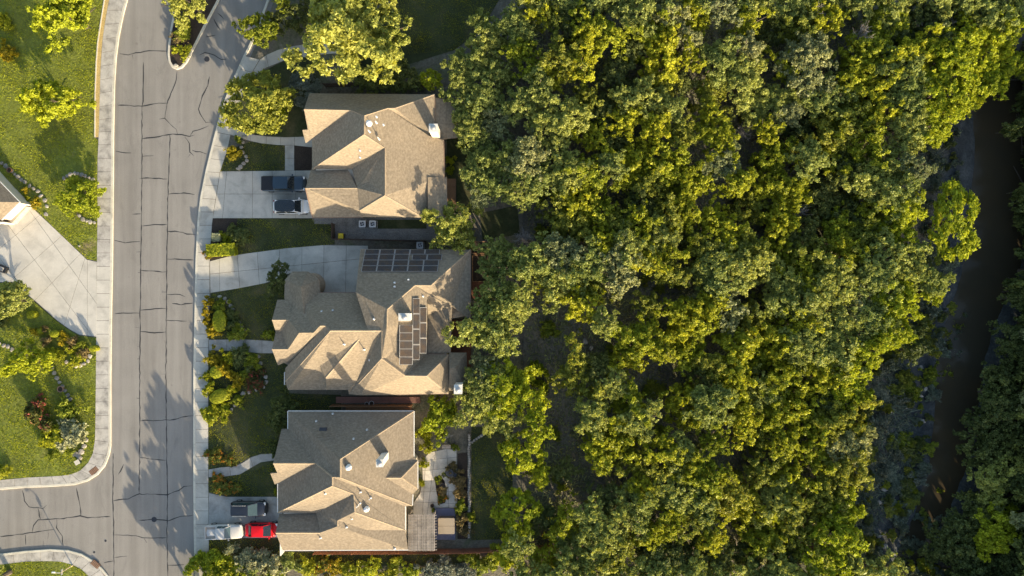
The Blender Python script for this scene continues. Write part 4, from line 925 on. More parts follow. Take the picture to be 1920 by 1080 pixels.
for x, y, r_, h_ in [(520,-40,40,5)]:
    tree('oak', x, y, r_, 'grn', h_, 'street_tree', 'street tree just outside the frame', 'street trees outside the frame')
# far wood beyond the frame, so the place goes on
for x, y in [(1000+62*k, -22+9*(k%3)) for k in range(15)]+[(990+60*k, 1098-8*(k%3)) for k in range(12)]+[(1965,650),(1965,760),(1970,870),(1965,980),(1960,1080)]:
    tree('oak', x, y, 44, 'oak2' if int(x)%2 else 'oak', 6.6, 'oak_tree', 'oak at the outer edge of the wood, beyond the frame', 'oaks beyond the frame')

# tall wood on the far bank, mostly outside the frame on the right and below: it shades the creek
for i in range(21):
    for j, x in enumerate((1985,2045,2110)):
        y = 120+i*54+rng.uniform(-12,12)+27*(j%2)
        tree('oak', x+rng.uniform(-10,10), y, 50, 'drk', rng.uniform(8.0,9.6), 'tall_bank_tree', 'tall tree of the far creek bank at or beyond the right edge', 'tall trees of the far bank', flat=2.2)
for i in range(6): tree('oak', 1730+i*48, 1145+rng.uniform(-10,10), 46, 'drk', rng.uniform(6.5,7.5), 'tall_bank_tree', 'tree of the far bank just below the bottom edge', 'far bank trees below the frame', flat=2.0)
# ---- shrubs: one mesh each
def shrub(px, py, r_px, mat, h, label, group=None, kind='shrub', name='shrub', sy=None, base_z=0.1, rot=None):
    i = tree_n[0]; tree_n[0] += 1
    cm, _ = PROTO[kind][i % len(PROTO[kind])]; fl = {'shrub':0.55,'bush':0.60,'round':0.7,'elm':0.6,'oak':0.58}[kind]
    g = G(px,py).z
    p = P(px,py,g+h*0.6); R = r_px*S*(H-p.z)/H*1.05; Ry = R if sy is None else sy*S*(H-p.z)/H*1.05
    o = bpy.data.objects.new(name, cm); C.objects.link(o); o.location = (p.x,p.y,g-0.12*h); o.scale = (R,Ry,h/(1.85*fl)); o.rotation_euler = (0,0,(i*2.4) % 6.28 if rot is None else rot)
    o.material_slots[0].link = 'OBJECT'; o.material_slots[0].material = MAT[mat]
    return tag(o, label, 'shrub', group)
SHR = """342 56 20 grn 1.4 bush|large green shrub on the road island below the island tree
338 96 15 lime 0.8 shrub|low yellow-green plant at the tip of the road island
332 70 12 dry 0.8 shrub|brownish small shrub at the left kerb of the road island
500 205 24 bri 2.0 bush|yellow-green shrub at the right foot of the bend tree
436 287 14 yel 1.1 bush|rounded golden shrub beside the pavement above the northern driveway
447 263 8 grn 0.6 shrub|small green shrub above the golden shrub by the northern walkway
420 447 13 lime 0.9 shrub|loose yellow-green shrub behind the pale clipped block by the driveway
452 442 20 drk 1.2 bush|dark green spreading shrub at the end of the shaded front lawn
436 434 14 drk 1.0 bush|dark shrub left of the spreading shrub by the shaded front lawn
392 478 9 lant 0.7 shrub|orange-tipped plant at the pavement end of the clipped hedge
390 566 10 yel 1.1 bush|golden shrub at the pavement, topmost of the bed below the curved driveway
386 585 10 yel 1.1 bush|golden shrub at the pavement, second in the bed below the curved driveway
388 604 10 yel 1.1 bush|golden shrub at the pavement, third in the bed below the curved driveway
394 622 12 yel 1.0 bush|golden shrub at the lower corner of the bed beside the walkway
412 571 14 grn 1.0 bush|green shrub at the top of the bed behind the golden shrubs
432 592 13 drk 1.0 bush|dark shrub in the bed beside the oval clipped shrub
446 622 18 grn 1.0 bush|mid-green shrub beside the walkway of the middle house
434 608 12 drk 0.9 bush|small dark shrub right of the oval clipped shrub
505 628 12 grn 0.8 shrub|green plants at the wall beside the middle walkway
398 676 16 yel 1.2 bush|golden shrub at the pavement just below the walkway
425 672 14 lime 1.1 bush|yellow-green shrub below the walkway
450 672 20 drk 1.2 bush|dark green shrub below the walkway, middle of the bed
472 678 16 grn 1.1 bush|mid-green shrub at the right end of the bed below the walkway
418 694 16 yel 1.2 bush|golden leafy shrub above the round clipped shrub
440 712 18 yel 1.2 bush|bright golden shrub right of the round clipped shrub
388 706 10 lime 1.0 bush|yellow-green shrub at the pavement left of the round clipped shrub
462 705 14 grn 1.0 bush|green shrub in the bed between golden shrubs and red flowers
478 716 18 rose 0.9 bush|dark shrub with small red flowers at the stone edging
474 700 12 rose 0.8 shrub|small dark shrub with reddish flowers
392 730 14 lime 1.1 bush|yellow-green shrub at the pavement above the oval clipped shrub
432 735 14 lime 1.1 bush|yellow-green shrub right of the lower clipped oval
445 750 12 grn 1.0 bush|green shrub at the lower right of the big front bed
396 778 20 lime 1.1 bush|bright green shrub at the bottom of the big front bed
418 768 14 lime 1.0 bush|bright green shrub beside the lower stone edging
403 854 17 lant 0.6 bush|green shrub with orange flowers above the southern walkway
428 862 15 lant 0.5 bush|orange flowering shrub at the lawn end of the southern walkway
420 910 26 lant 0.8 bush|large orange flowering shrub between walkway and southern driveway
519 925 6 lime 0.6 shrub|tiny bright plant at the house corner beside the southern driveway
519 800 12 drk 1.0 bush|dark shrub at the front wall of the southern house
515 840 12 drk 1.0 bush|dark shrub beside the front walk of the southern house
47 355 6 yel 0.6 shrub|small golden shrub in the bed beside the left house
50 373 5 lime 0.5 shrub|small green shrub below the golden one by the left house
66 382 9 yel 0.7 shrub|orange-yellow shrub at the driveway corner of the left house
68 622 10 yel 0.7 shrub|spiky yellow plant in the bed below the pale driveway, upper one
82 615 6 dry 0.6 shrub|pale tan spiky plant below the pale driveway
88 638 10 dry 0.8 shrub|tan and yellow plant in the middle of the bed below the pale driveway
118 637 11 yel 0.8 shrub|yellow plant at the driveway end of the lower left bed
134 643 10 dry 0.8 shrub|tan plant right of the yellow plant in the lower left bed
150 648 11 grn 0.9 bush|green shrub at the right end of the lower left bed
95 660 12 lime 0.8 bush|yellow-green shrub at the left end of the lower bed edge
112 667 12 lime 0.8 bush|yellow-green shrub second along the lower bed edge
140 674 13 lime 0.8 bush|yellow-green shrub near the stone end of the lower bed
155 662 10 dry 0.7 shrub|tan shrub at the stone end of the lower bed
128 655 7 lime 0.6 shrub|small green tuft in the dark mulch of the lower bed
70 775 30 pink 2.0 bush|large shrub with pink-red flowers on the lower left lawn
120 768 24 grn 1.6 bush|olive green shrub right of the pink flowering shrub
95 815 28 lime 1.4 bush|yellow-green shrub below the pink flowering shrub
110 840 20 grn 1.0 bush|low green shrub at the bottom of the flowering bed
132 812 30 sage 1.5 bush|silvery pale shrub beside the stones on the lower left lawn
4 885 14 lime 1.0 bush|bright green shrub at the left edge above the side road
0 600 16 drk 1.2 bush|dark green shrub at the left edge below the pale tree
10 100 18 yel 1.6 bush|golden green shrub at the left edge of the upper lawn
0 40 18 lime 1.6 bush|green shrub at the top left corner of the upper lawn
860 560 16 grn 1.0 bush|green shrub behind the middle house in the shaded yard
1028 618 18 grn 1.2 bush|isolated green shrub on the shaded clearing
1010 695 18 bri 2.2 bush|bright shrub at the back fence left of the lone juniper
1015 725 16 bri 2.0 bush|bright shrub at the back fence below its neighbour
1000 880 14 grn 1.0 bush|green shrub between the two round-headed trees
848 880 12 dry 1.1 bush|tan shrub on the retaining wall bed, topmost
860 900 13 dry 1.2 bush|tan shrub on the retaining wall bed, second from the top
862 925 13 dry 1.2 bush|reddish tan shrub in the middle of the retaining wall bed
864 950 14 grn 1.2 bush|olive shrub on the retaining wall bed beside the tub deck
866 978 16 dry 1.5 bush|large tan shrub overhanging the hot tub
882 970 10 grn 1.2 bush|green shrub right of the large tan shrub
872 996 12 dry 1.2 bush|tan shrub below the hot tub deck corner
796 815 12 lime 1.2 bush|bright shrub at the back wall of the southern house, upper one
802 838 13 lime 1.2 bush|bright shrub above the grey bench
793 870 10 lime 1.0 bush|bright shrub at the wall beside the patio
790 905 7 lime 0.8 shrub|bright plant at the patio corner of the house wall
822 902 8 grn 0.6 shrub|green plant in the patio bed
828 920 11 dry 0.7 bush|mixed flowering plant in the middle of the patio bed
830 935 9 lant 0.6 shrub|plant with orange flowers at the lower end of the patio bed
840 888 8 grn 0.6 shrub|dark potted plant on the patio
812 955 5 grn 0.5 shrub|small potted plant at the tub deck corner
824 818 8 yel 0.7 shrub|small golden shrub beside the stepping stones
852 838 8 grn 0.6 shrub|green plant right of the grey bench
1022 910 10 blue 0.8 bush|bluish shrub in the dark corner by the back fence
845 300 8 bri 0.9 bush|bright shrub at the back wall of the northern house, upper one
843 320 8 bri 0.9 bush|bright shrub at the back wall of the northern house, lower one
866 270 10 bri 1.2 bush|bright shrub at the porch corner of the northern house""".split('\n')
for ln in SHR:
    a, lab = ln.split('|'); x, y, r_, mt, h_, kd = a.split()
    shrub(float(x), float(y), float(r_), mt, float(h_), lab, kind=kd)
# hedge of mixed shrubs along the bottom edge
for k, (x, y, r_, mt, h_) in enumerate([(372,1058,26,'bri',1.6),(398,1050,24,'bri',1.5),(425,1062,26,'lime',1.5),(455,1054,26,'sage',1.4),(485,1050,24,'sage',1.4),(515,1056,26,'sage',1.4),(545,1052,22,'oak',1.4),(575,1066,22,'lime',1.2),(600,1058,20,'lant',1.2),(625,1068,20,'yel',1.1),(655,1072,22,'lime',1.1),(690,1070,24,'bri',1.1),(730,1074,24,'lime',1.1),(770,1078,22,'bri',1.1),(805,1072,20,'blue',1.2),(838,1066,20,'blue',1.3),(870,1074,18,'blue',1.2),(905,1062,22,'grn',1.3),(880,1050,18,'grn',1.2),(400,1075,24,'jun',1.5),(450,1080,24,'bri',1.4),(510,1082,24,'bri',1.3),(930,1045,20,'grn',1.4)]):
    nmw = {'bri':'bright yellow-green','lime':'lime green','sage':'silvery pale','oak':'pale green','lant':'orange-flecked','yel':'golden','dry':'tan','grn':'mid-green','blue':'bluish','jun':'olive'}[mt]
    shrub(x,y,r_,mt,h_,f'{nmw} shrub in the mixed hedge along the bottom edge', 'shrubs of the bottom hedge', kind='bush')
# understorey in the wood
for k in range(220):
    x = rng.uniform(1000,1640); y = rng.uniform(0,1080)
    if 1000 < x < 1150 and 560 < y < 660: continue
    shrub(x,y,rng.uniform(8,15),['grn','jun2','oak2'][k%3],rng.uniform(0.7,1.6),'low shrub in the shade beneath the wood canopy','understorey shrubs of the wood', kind='bush', name='understorey_shrub')
for k in range(230):
    t = rng.uniform(0,1)**0.8; y = 470+t*620
    xl_ = 1735-150*min(1,(y-470)/330) if y < 800 else 1590; x = rng.uniform(xl_, xl_+(60 if y < 560 else 130+60*t))
    shrub(x,y,rng.uniform(6,18),['drk','reed','reed','drk','blue','jun2','grn'][k%7],rng.uniform(0.5,1.6),'low shaded scrub bush on the muddy creek bank','scrub of the creek bank', kind='bush', name='bank_shrub')
for k in range(40):
    y = rng.uniform(180,480); x = rng.uniform(1735,1800) if y > 240 else rng.uniform(1780,1810)
    shrub(x,y,rng.uniform(4,10),['drk','reed','reed'][k%3],rng.uniform(0.4,0.9),'small shaded scrub bush at the upper creek shore','scrub of the upper creek shore', kind='shrub', name='bank_shrub')
for i in range(26):  # bushes added mostly out of view to stop low sun streaking the water
    for j, x in enumerate((1950,2000)):
        shrub(x+rng.uniform(-14,14), 110+i*40+rng.uniform(-8,8), 34, 'drk', rng.uniform(2.6,3.6), 'tall dense bush added under the far bank trees to block low sun', 'added sun-blocking bushes of the far bank', kind='bush', name='sun_block_bush')
for k in range(7): shrub(1790+26*k, 1100+rng.uniform(-6,20), 30, 'drk', rng.uniform(2.4,3.2), 'dense bush added at the bottom edge to keep sun off the creek', 'added sun-blocking bushes at the bottom edge', kind='bush', name='sun_block_bush')
# clipped shapes
def clipped(kind, px, py, rx, ry, h, label, mat='lime', ang=0.0):
    r = np.random.default_rng(int(px*7+py)); g = 0.11
    p = P(px,py,g+h); a = rx*S*(H-g-h)/H; b = ry*S*(H-g-h)/H
    n = int(900+1800*a*b)
    th = r.uniform(0,2*math.pi,n); 
    if kind == 'box':
        u = r.uniform(-1,1,(n,2)); side = r.uniform(0,1,n) < 0.35
        ax = r.integers(0,2,n); sg = np.where(r.uniform(0,1,n) < 0.5,-1,1)
        x = np.where(side & (ax == 0), sg, u[:,0])*a; y = np.where(side & (ax == 1), sg, u[:,1])*b
        z = np.where(side, r.uniform(0,1,n)*h, h+r.normal(0,0.02,n))
        nr = np.stack([np.where(side & (ax==0), sg, 0), np.where(side & (ax==1), sg, 0), np.where(side,0.2,1.0)],1)
    else:
        t = r.uniform(0,1,n); top = t < 0.65
        rr = np.where(top, np.sqrt(r.uniform(0,1,n)), 1.0)
        x = np.cos(th)*rr*a; y = np.sin(th)*rr*b
        z = np.where(top, h*(0.82+0.18*np.sqrt(np.clip(1-rr**2,0,1))), r.uniform(0,0.85,n)*h)
        nr = np.stack([np.cos(th)*np.where(top,rr*0.4,1), np.sin(th)*np.where(top,rr*0.4,1), np.where(top,1.0,0.15)],1)
    nr = nr+rand_dirs(n,r)*0.35; nr /= np.linalg.norm(nr,axis=1)[:,None]
    pos = np.stack([x,y,z],1)+r.normal(0,0.02,(n,3))
    o = tag(empty('clipped_shrub', (p.x,p.y,g), ang), label, 'shrub')
    link('foliage', leaf_mesh('foliage', pos, nr, 0.075, 0.05, r, MAT[mat]), o)
    mb = MB()
    if kind == 'box': mb.box(-a*0.95,a*0.95,-b*0.95,b*0.95,0.0,h*0.95)
    else:
        mb.lathe([(0.9,0.0),(0.93,h*0.78),(0.6,h*0.92),(0.1,h*0.97)], 18); mb.v = [(x*a,y*b,z) for x,y,z in mb.v]
    mb.build('core', MAT['grass_ground'], o)
clipped('box', 413, 468, 26, 11, 1.1, 'clipped yellow-green hedge block beside the curved driveway', ang=0.05)
clipped('box', 404, 445, 7, 7, 0.9, 'pale square clipped shrub above the hedge block', 'sage')
clipped('oval', 410, 602, 12, 20, 0.9, 'oval clipped shrub in the bed below the curved driveway')
clipped('oval', 404, 698, 11, 11, 1.0, 'round clipped shrub in the big front bed')
clipped('oval', 409, 744, 17, 12, 0.9, 'oval clipped shrub at the bottom of the big front bed', ang=0.4)
clipped('oval', 57.5, 590, 8, 6.5, 0.7, 'round clipped shrub below the pale driveway, upper one')
clipped('oval', 100, 626, 7.5, 6, 0.7, 'round clipped shrub below the pale driveway, lower one')
clipped('oval', 73, 622, 5, 4.5, 0.5, 'small round clipped shrub between the two larger clipped ones')
clipped('oval', 172, 654, 6, 5, 1.1, 'small upright clipped shrub on the grass beside the left pavement')

# bare grey shrubs
def bare(px, py, r_px, h, label, mat='bark_pale', n=70):
    r = np.random.default_rng(int(px)); p = G(px,py); zc = p.z+h*0.8; q = P(px,py,zc); R = r_px*S
    mb = MB()
    mb.tube([(0,0,0),(0.03,0.02,h*0.35)], [0.09,0.06], 6)
    for k in range(n):
        a = r.uniform(0,2*math.pi); e = r.uniform(0.25,1.45); L = R*r.uniform(0.6,1.05)
        d = Vector((math.cos(a)*math.cos(e), math.sin(a)*math.cos(e), math.sin(e)*h/(R*2)))*L
        s = Vector((0,0,h*r.uniform(0.2,0.6))); m1 = s+d*0.55+Vector(r.normal(0,0.06*R,3)); e1 = s+d
        mb.tube([s,m1,e1],[0.035,0.022,0.008],4)
        for j in range(4):
            f = m1.lerp(e1, r.uniform(0,1)); mb.tube([f, f+Vector(r.normal(0,0.17*R,3))+d*0.15],[0.016,0.006],3)
    o = tag(empty('bare_tree', (q.x,q.y,ground_h(q.x,q.y)-0.03)), label, 'tree')
    mb.build('branches', MAT[mat], o); return o
bare(983,446,24,3.6,'grey leafless shrub tree behind the middle house')
bare(1397,245,20,5.2,'pale leafless tree top showing among the upper wood')
bare(1150,345,22,5.0,'greyish twiggy tree left of the wood centre',n=50)
bare(1500,398,24,5.4,'bare white branches showing behind the creek edge trees',n=40)
bare(1500,1045,18,4.0,'grey leafless tree at the bottom of the wood near the creek')
bare(1000,112,12,5.0,'small pale leafless top in the wood behind the upper garden',n=40)
bare(1390,1000,18,3.0,'pale bare branches in the dark gap at the bottom of the wood',n=40)
bare(1622,60,26,7.4,'pale crooked bare limbs among the upper creek trees',n=30)
bare(1530,20,20,6.5,'thin bare limbs at the top of the wood',n=30)

# grass, reeds
def in_poly(x, y, poly):
    inside = np.zeros(len(x), bool); n = len(poly)
    for i in range(n):
        x0,y0 = poly[i]; x1,y1 = poly[(i+1)%n]
        c = ((y0 > y) != (y1 > y)) & (x < (x1-x0)*(y-y0)/(y1-y0+1e-12)+x0); inside ^= c
    return inside
def blades(name, polys, dens, h, w, mat, label, z=0.1, seed=1, ground=False, arch=0.0):
    r = np.random.default_rng(seed); X, Y = [], []
    for poly in polys:
        pw = [tuple(P(*p)[:2]) for p in poly]
        x0,x1 = min(p[0] for p in pw), max(p[0] for p in pw); y0,y1 = min(p[1] for p in pw), max(p[1] for p in pw)
        n = int((x1-x0)*(y1-y0)*dens); x = r.uniform(x0,x1,n); y = r.uniform(y0,y1,n); k = in_poly(x,y,pw); X.append(x[k]); Y.append(y[k])
    x = np.concatenate(X); y = np.concatenate(Y); n = len(x)
    # patchy height
    f = 0.65+0.35*np.sin(x*0.9+1.7*np.sin(y*0.7))*np.cos(y*1.1+x*0.3)+r.normal(0,0.2,n); f = np.clip(f,0.25,1.6)
    zz = np.full(n,z) if not ground else np.array([ground_h(a,b) for a,b in zip(x,y)])
    a = r.uniform(0,2*math.pi,n); t = np.stack([np.cos(a),np.sin(a),np.zeros(n)],1)*(w*r.uniform(0.6,1.3,n))[:,None]
    base = np.stack([x,y,zz],1); lean = np.stack([r.normal(0,0.35+arch,n)*h*f, r.normal(0,0.35+arch,n)*h*f, h*f],1)
    v = np.empty((n,3,3)); v[:,0] = base-t; v[:,1] = base+t; v[:,2] = base+lean
    me = bpy.data.meshes.new(name); me.vertices.add(3*n); me.loops.add(3*n); me.polygons.add(n)
    me.vertices.foreach_set('co', v.reshape(-1).astype(np.float32)); me.loops.foreach_set('vertex_index', np.arange(3*n,dtype=np.int32))
    me.polygons.foreach_set('loop_start', np.arange(0,3*n,3,dtype=np.int32)); me.polygons.foreach_set('loop_total', np.full(n,3,dtype=np.int32))
    at = me.attributes.new('rnd','FLOAT','FACE'); at.data.foreach_set('value', np.clip(f*0.5+r.uniform(-0.3,0.4,n),0,1).astype(np.float32))
    me.materials.append(MAT[mat]); me.update(calc_edges=True)
    return tag(link(name, me), label, 'grass', kind='stuff')
blades('grass', [LAWN_NW, LAWN_SW, LAWN_S], 120, 0.10, 0.05, 'grass', 'short sunlit lawn grass left of the street', 0.112, 3)
blades('grass', [[(392.5,657.5),(540,663),(540,737),(620,742),(620,768),(540,768),(520,849),(471,856),(440,873),(391.5,879)],[(392,895),(450,890),(520,863),(520,930),(426,930),(392,922)],[(393,1009),(520,1009),(540,1034),(870,1036),(870,1056),(393,1050)],[(428,282),(470,266),(535,275),(535,320),(414,321)],[(445,410),(585,411),(628,421),(628,458),(467,474),(445,477)],[(396,550),(545,521),(535,640),(393,636)],[(884,800),(960,800),(962,1010),(884,1012)],[(770,-40),(960,-40),(900,60),(850,95),(700,110)]], 100, 0.085, 0.05, 'grass2', 'mown grass of the lawns around the three houses', 0.118, 4)
blades('reeds', [[(1735,260),(1800,250),(1830,300),(1800,350),(1740,340)],[(1735,500),(1800,480),(1840,500),(1790,600),(1740,680),(1760,760),(1760,900),(1700,1000),(1640,1080),(1600,1080),(1600,900),(1640,720),(1690,600)]], 26.0, 0.8, 0.06, 'reed', 'grey-green reeds and ferns on the muddy creek bank', seed=5, ground=True, arch=0.6)
blades('undergrowth', [[(990,-20),(1640,-20),(1640,1090),(990,1090)],[(1640,-20),(1740,200),(1720,480),(1640,560)]], 16.0, 0.42, 0.10, 'oak2', 'low grey-green undergrowth on the floor of the wood', seed=6, ground=True, arch=0.5)
blades('dry_grass', [[(1000,540),(1150,560),(1330,640),(1340,760),(1200,760),(1100,680)],[(1030,760),(1100,760),(1110,920),(1030,920)]], 16, 0.22, 0.06, 'grass_dry', 'dry tan grass in the clearings of the wood', seed=8, ground=True, arch=0.4)
# ------------------------------------------------------------------ vehicles (local x forward, z up)
def paint(name, c, rough=0.28, metal=0.0):
    return M_plain(name, c, rough, metal, 1.0, 0.5, 0.03)
def loft(secs):
    """secs: list of (x, [ (y,z) ... ]) cross sections, same count, closed shell"""
    n = len(secs[0][1]); vs = [(x,y,z) for x, pts in secs for y, z in pts]
    fs = [(i*n+k, i*n+(k+1)%n, (i+1)*n+(k+1)%n, (i+1)*n+k) for i in range(len(secs)-1) for k in range(n)]
    fs = [f[::-1] for f in fs]
    fs += [tuple(range(n)), tuple((len(secs)-1)*n+k for k in range(n-1,-1,-1))]
    return vs, fs
def body_sec(w, zb, zt, crown=0.03):
    pts = [(-w*0.86,zb),(-w*0.98,zb+0.12),(-w,zb+(zt-zb)*0.55),(-w*0.985,zt-0.10),(-w*0.93,zt-0.02),(-w*0.70,zt+crown*0.5),(0,zt+crown)]
    return pts+[(-y,z) for y, z in pts[-2::-1]]
def greenhouse(root, m_body, m_roof, m_glass, xb0, xb1, xr0, xr1, wb, wr, z0, z1, split=(0.5,), rnd_=6.0):
    def quad(a, b, c, d, iu0, iu1, iv0, iv1, off):
        A, B, Cc, D = map(Vector, (a,b,c,d)); f = lambda u, v: (A.lerp(B,u)).lerp(D.lerp(Cc,u), v)
        n = (B-A).cross(D-A).normalized()*off
        return [f(iu0,iv0)+n, f(iu1,iv0)+n, f(iu1,iv1)+n, f(iu0,iv1)+n]
    b = [(xb0,-wb,z0),(xb1,-wb,z0),(xb1,wb,z0),(xb0,wb,z0)]; t = [(xr0,-wr,z1),(xr1,-wr,z1),(xr1,wr,z1),(xr0,wr,z1)]
    MB().add(b+t, [(0,1,5,4),(1,2,6,5),(2,3,7,6),(3,0,4,7),(4,5,6,7)]).build('cabin', m_body, root)
    # crowned roof skin with rounded corners
    cx, hx, N, ex = (xr0+xr1)/2, (xr1-xr0)/2+0.06, 32, rnd_
    vs = []; rings = (1.0, 0.94, 0.75, 0.4)
    for k_, s in enumerate(rings):
        for i in range(N):
            a = 2*math.pi*i/N; ca, sa = math.cos(a), math.sin(a)
            x = abs(ca)**(2/ex)*(1 if ca >= 0 else -1); y = abs(sa)**(2/ex)*(1 if sa >= 0 else -1)
            vs.append((cx+x*hx*s, y*wr*1.03*s, z1+0.004+0.06*(1-s**2)))
    vs.append((cx,0,z1+0.064)); fs = [(k_*N+i, k_*N+(i+1)%N, (k_+1)*N+(i+1)%N, (k_+1)*N+i) for k_ in range(len(rings)-1) for i in range(N)]
    fs += [((len(rings)-1)*N+i, (len(rings)-1)*N+(i+1)%N, len(rings)*N) for i in range(N)]
    link('roof', mesh_from('roof', vs, fs, m_roof, True), root)
    def pane(nm, q): MB().add(q, [(0,1,2,3)]).build(nm, m_glass, root)
    pane('windshield', quad(b[1],b[2],t[2],t[1],0.05,0.95,0.04,0.96,0.012))
    pane('rear_window', quad(b[3],b[0],t[0],t[3],0.08,0.92,0.12,0.93,0.012))
    ed = [0.06]+list(split)+[0.94]
    for k in range(len(ed)-1):
        pane('side_window', quad(b[0],b[1],t[1],t[0],ed[k]+0.02,ed[k+1]-0.02,0.1,0.9,0.012))
        pane('side_window', quad(b[2],b[3],t[3],t[2],1-ed[k+1]+0.02,1-ed[k]-0.02,0.1,0.9,0.012))
def wheel(root, x, y, r=0.36, w=0.24):
    o = MB(); s = 1 if y > 0 else -1; prof = [(r*0.62,-w/2),(r*0.94,-w/2),(r,-w*0.35),(r,w*0.35),(r*0.94,w/2),(r*0.62,w/2)]
    seg = 20; vs = [(p*math.cos(2*math.pi*k/seg), a, p*math.sin(2*math.pi*k/seg)) for p, a in prof for k in range(seg)]
    fs = [(i*seg+k,i*seg+(k+1)%seg,(i+1)*seg+(k+1)%seg,(i+1)*seg+k) for i in range(len(prof)-1) for k in range(seg)]
    t = o.add(vs, fs).build('wheel', MAT['rubber'], root, (x,y,r))
    m = MB()
    for a in (-w*0.42, w*0.42): m.add([(r*0.64*math.cos(2*math.pi*k/seg), a, r*0.64*math.sin(2*math.pi*k/seg)) for k in range(seg)], [tuple(range(seg))])
    m.build('rim', MAT['metal'], t)
def vehicle(name, label, px, py, L, W, hood_z, belt_z, roof_z, cab, m_body, m_roof=None, m_glass=None, rot=0.0, bed=None, zb=0.28, taper=0.86, nose=0.35, tail=0.2, rails=False, splits=(0.5,), rnd_=6.0, ends=1.0):
    """cab: (xb0, xb1, xr0, xr1) from the tail in metres; bed: length of an open or covered bed"""
    p = P(px,py,0.75); root = tag(empty(name, (p.x,p.y,0.14), rot), label, {'pickup_truck':'truck'}.get(name,'car'), 'vehicles parked in the driveways')
    h = W/2; x0 = -L/2; xb0, xb1, xr0, xr1 = [x0+v for v in cab]
    m_glass = m_glass or MAT['glass_light']
    secs = []
    secs.append((x0, body_sec(h*taper*ends, zb+0.12, belt_z-0.12)))
    secs.append((x0+tail*0.4, body_sec(h*(taper*ends+1)/2, zb, belt_z-0.02)))
    secs.append((x0+tail*1.6, body_sec(h, zb, belt_z)))
    if bed: secs.append((x0+bed-0.06, body_sec(h, zb, belt_z)))
    secs.append((xb1-0.05, body_sec(h, zb, belt_z, 0.02)))
    secs.append((xb1+0.10, body_sec(h, zb, (belt_z+hood_z)/2+0.03, 0.05)))
    secs.append((L/2-nose*1.6, body_sec(h*0.985, zb, hood_z, 0.07)))
    secs.append((L/2-nose, body_sec(h*0.95, zb, hood_z-0.05, 0.06)))
    secs.append((L/2-nose*0.35, body_sec(h*0.86*(1+ends)/2, zb+0.03, hood_z-0.16, 0.04)))
    secs.append((L/2, body_sec(h*0.70*ends, zb+0.12, hood_z-0.30, 0.02)))
    vs, fs = loft(secs); body = link('body', mesh_from('body', vs, fs, m_body, True), root)
    body.data.polygons.foreach_set('use_smooth', [True]*len(body.data.polygons))
    greenhouse(root, m_body, m_roof or m_body, m_glass, xb0, xb1, xr0, xr1, h*0.93, h*0.76, belt_z-0.02, roof_z, splits, rnd_)
    for sx in (x0+L*0.19, L/2-L*0.175):
        for sy in (-1,1): wheel(root, sx, sy*(h-0.10))
    for sy in (-1,1):
        MB().box(L/2-nose*0.95, L/2-nose*0.30, sy*h*0.72-0.16, sy*h*0.72+0.16, hood_z-0.19, hood_z-0.085).build('headlight', MAT['white'], root)
        MB().box(x0+0.01, x0+0.10, sy*h*0.70-0.13, sy*h*0.70+0.13, belt_z-0.26, belt_z-0.10).build('taillight', M_tail, root)
        MB().box(xb1-0.32, xb1-0.18, min(sy*h*0.95,sy*(h+0.17)), max(sy*h*0.95,sy*(h+0.17)), belt_z-0.02, belt_z+0.13).build('mirror', m_body, root)
        if rails: MB().tube([(xr0+0.1,sy*h*0.70,roof_z+0.03),(xr0+0.2,sy*h*0.70,roof_z+0.10),(xr1-0.3,sy*h*0.70,roof_z+0.10),(xr1-0.2,sy*h*0.70,roof_z+0.03)],0.03,6).build('roof_rail', MAT['metal'], root)
    MB().box(L/2-0.16, L/2+0.02, -h*0.55, h*0.55, zb+0.05, zb+0.30).build('grille', MAT['black'], root)
    return root, h, x0
M_tail = M_plain('red_lens', (0.30,0.012,0.010), 0.25)
navy = paint('dark_blue_paint', (0.012,0.030,0.048)); whitep = paint('white_paint', (0.72,0.72,0.70)); blackp = paint('black_paint', (0.010,0.012,0.018)); silver = paint('silver_paint', (0.52,0.50,0.46), 0.3); red = M_plain('red_paint', (0.60,0.004,0.010), 0.38, 0.0, 0.25, 0.3, 0.03)
v, h_, x0_ = vehicle('pickup_truck','dark blue pickup truck with ribbed bed cover on the northern driveway',533,345,5.55,1.95,1.12,1.18,1.80,(1.66,4.25,1.78,3.50),navy,None,MAT['glass'],bed=1.62,splits=(0.5,))
for k in range(9): MB().box(x0_+0.10+k*0.17, x0_+0.10+k*0.17+0.15, -h_*0.88, h_*0.88, 1.19, 1.235).build('bed_cover_slat', MAT['black'], v)
vehicle('car','white car with black glass roof on the northern driveway',548,387.5,4.62,1.86,0.98,1.02,1.52,(0.16,3.58,0.42,2.85),whitep,MAT['glass'],MAT['glass'],nose=0.6,tail=0.5,rnd_=4.2,ends=0.8)
vehicle('car','black estate car with silver roof rails on the southern driveway',468,953,4.50,1.84,1.04,1.10,1.62,(0.10,3.45,0.30,2.35),blackp,None,MAT['glass_light'],nose=0.40,rails=True,splits=(0.33,0.66))
v, h_, x0_ = vehicle('pickup_truck','small silver pickup truck with open bed beside the red car',421.5,996,4.65,1.76,1.02,1.08,1.62,(1.50,3.25,1.62,2.62),silver,None,MAT['glass_light'],bed=1.45,rot=0.02,splits=(0.55,))
MB().box(x0_+0.14,x0_+1.44,-h_*0.82,h_*0.82,1.085,1.10).build('bed_floor', M_surface('pale_bed_liner',(0.34,0.30,0.25),0.8,0.2,2.0,0.15,9.0), v)
for a, b in (((x0_+0.06,-h_*0.9),(x0_+1.46,-h_*0.9)),((x0_+0.06,h_*0.9),(x0_+1.46,h_*0.9)),((x0_+0.08,-h_*0.9),(x0_+0.08,h_*0.9)),((x0_+1.46,-h_*0.85),(x0_+1.46,h_*0.85))): MB().obox(a,b,0.09,1.06,1.21).build('bed_rail', silver, v)
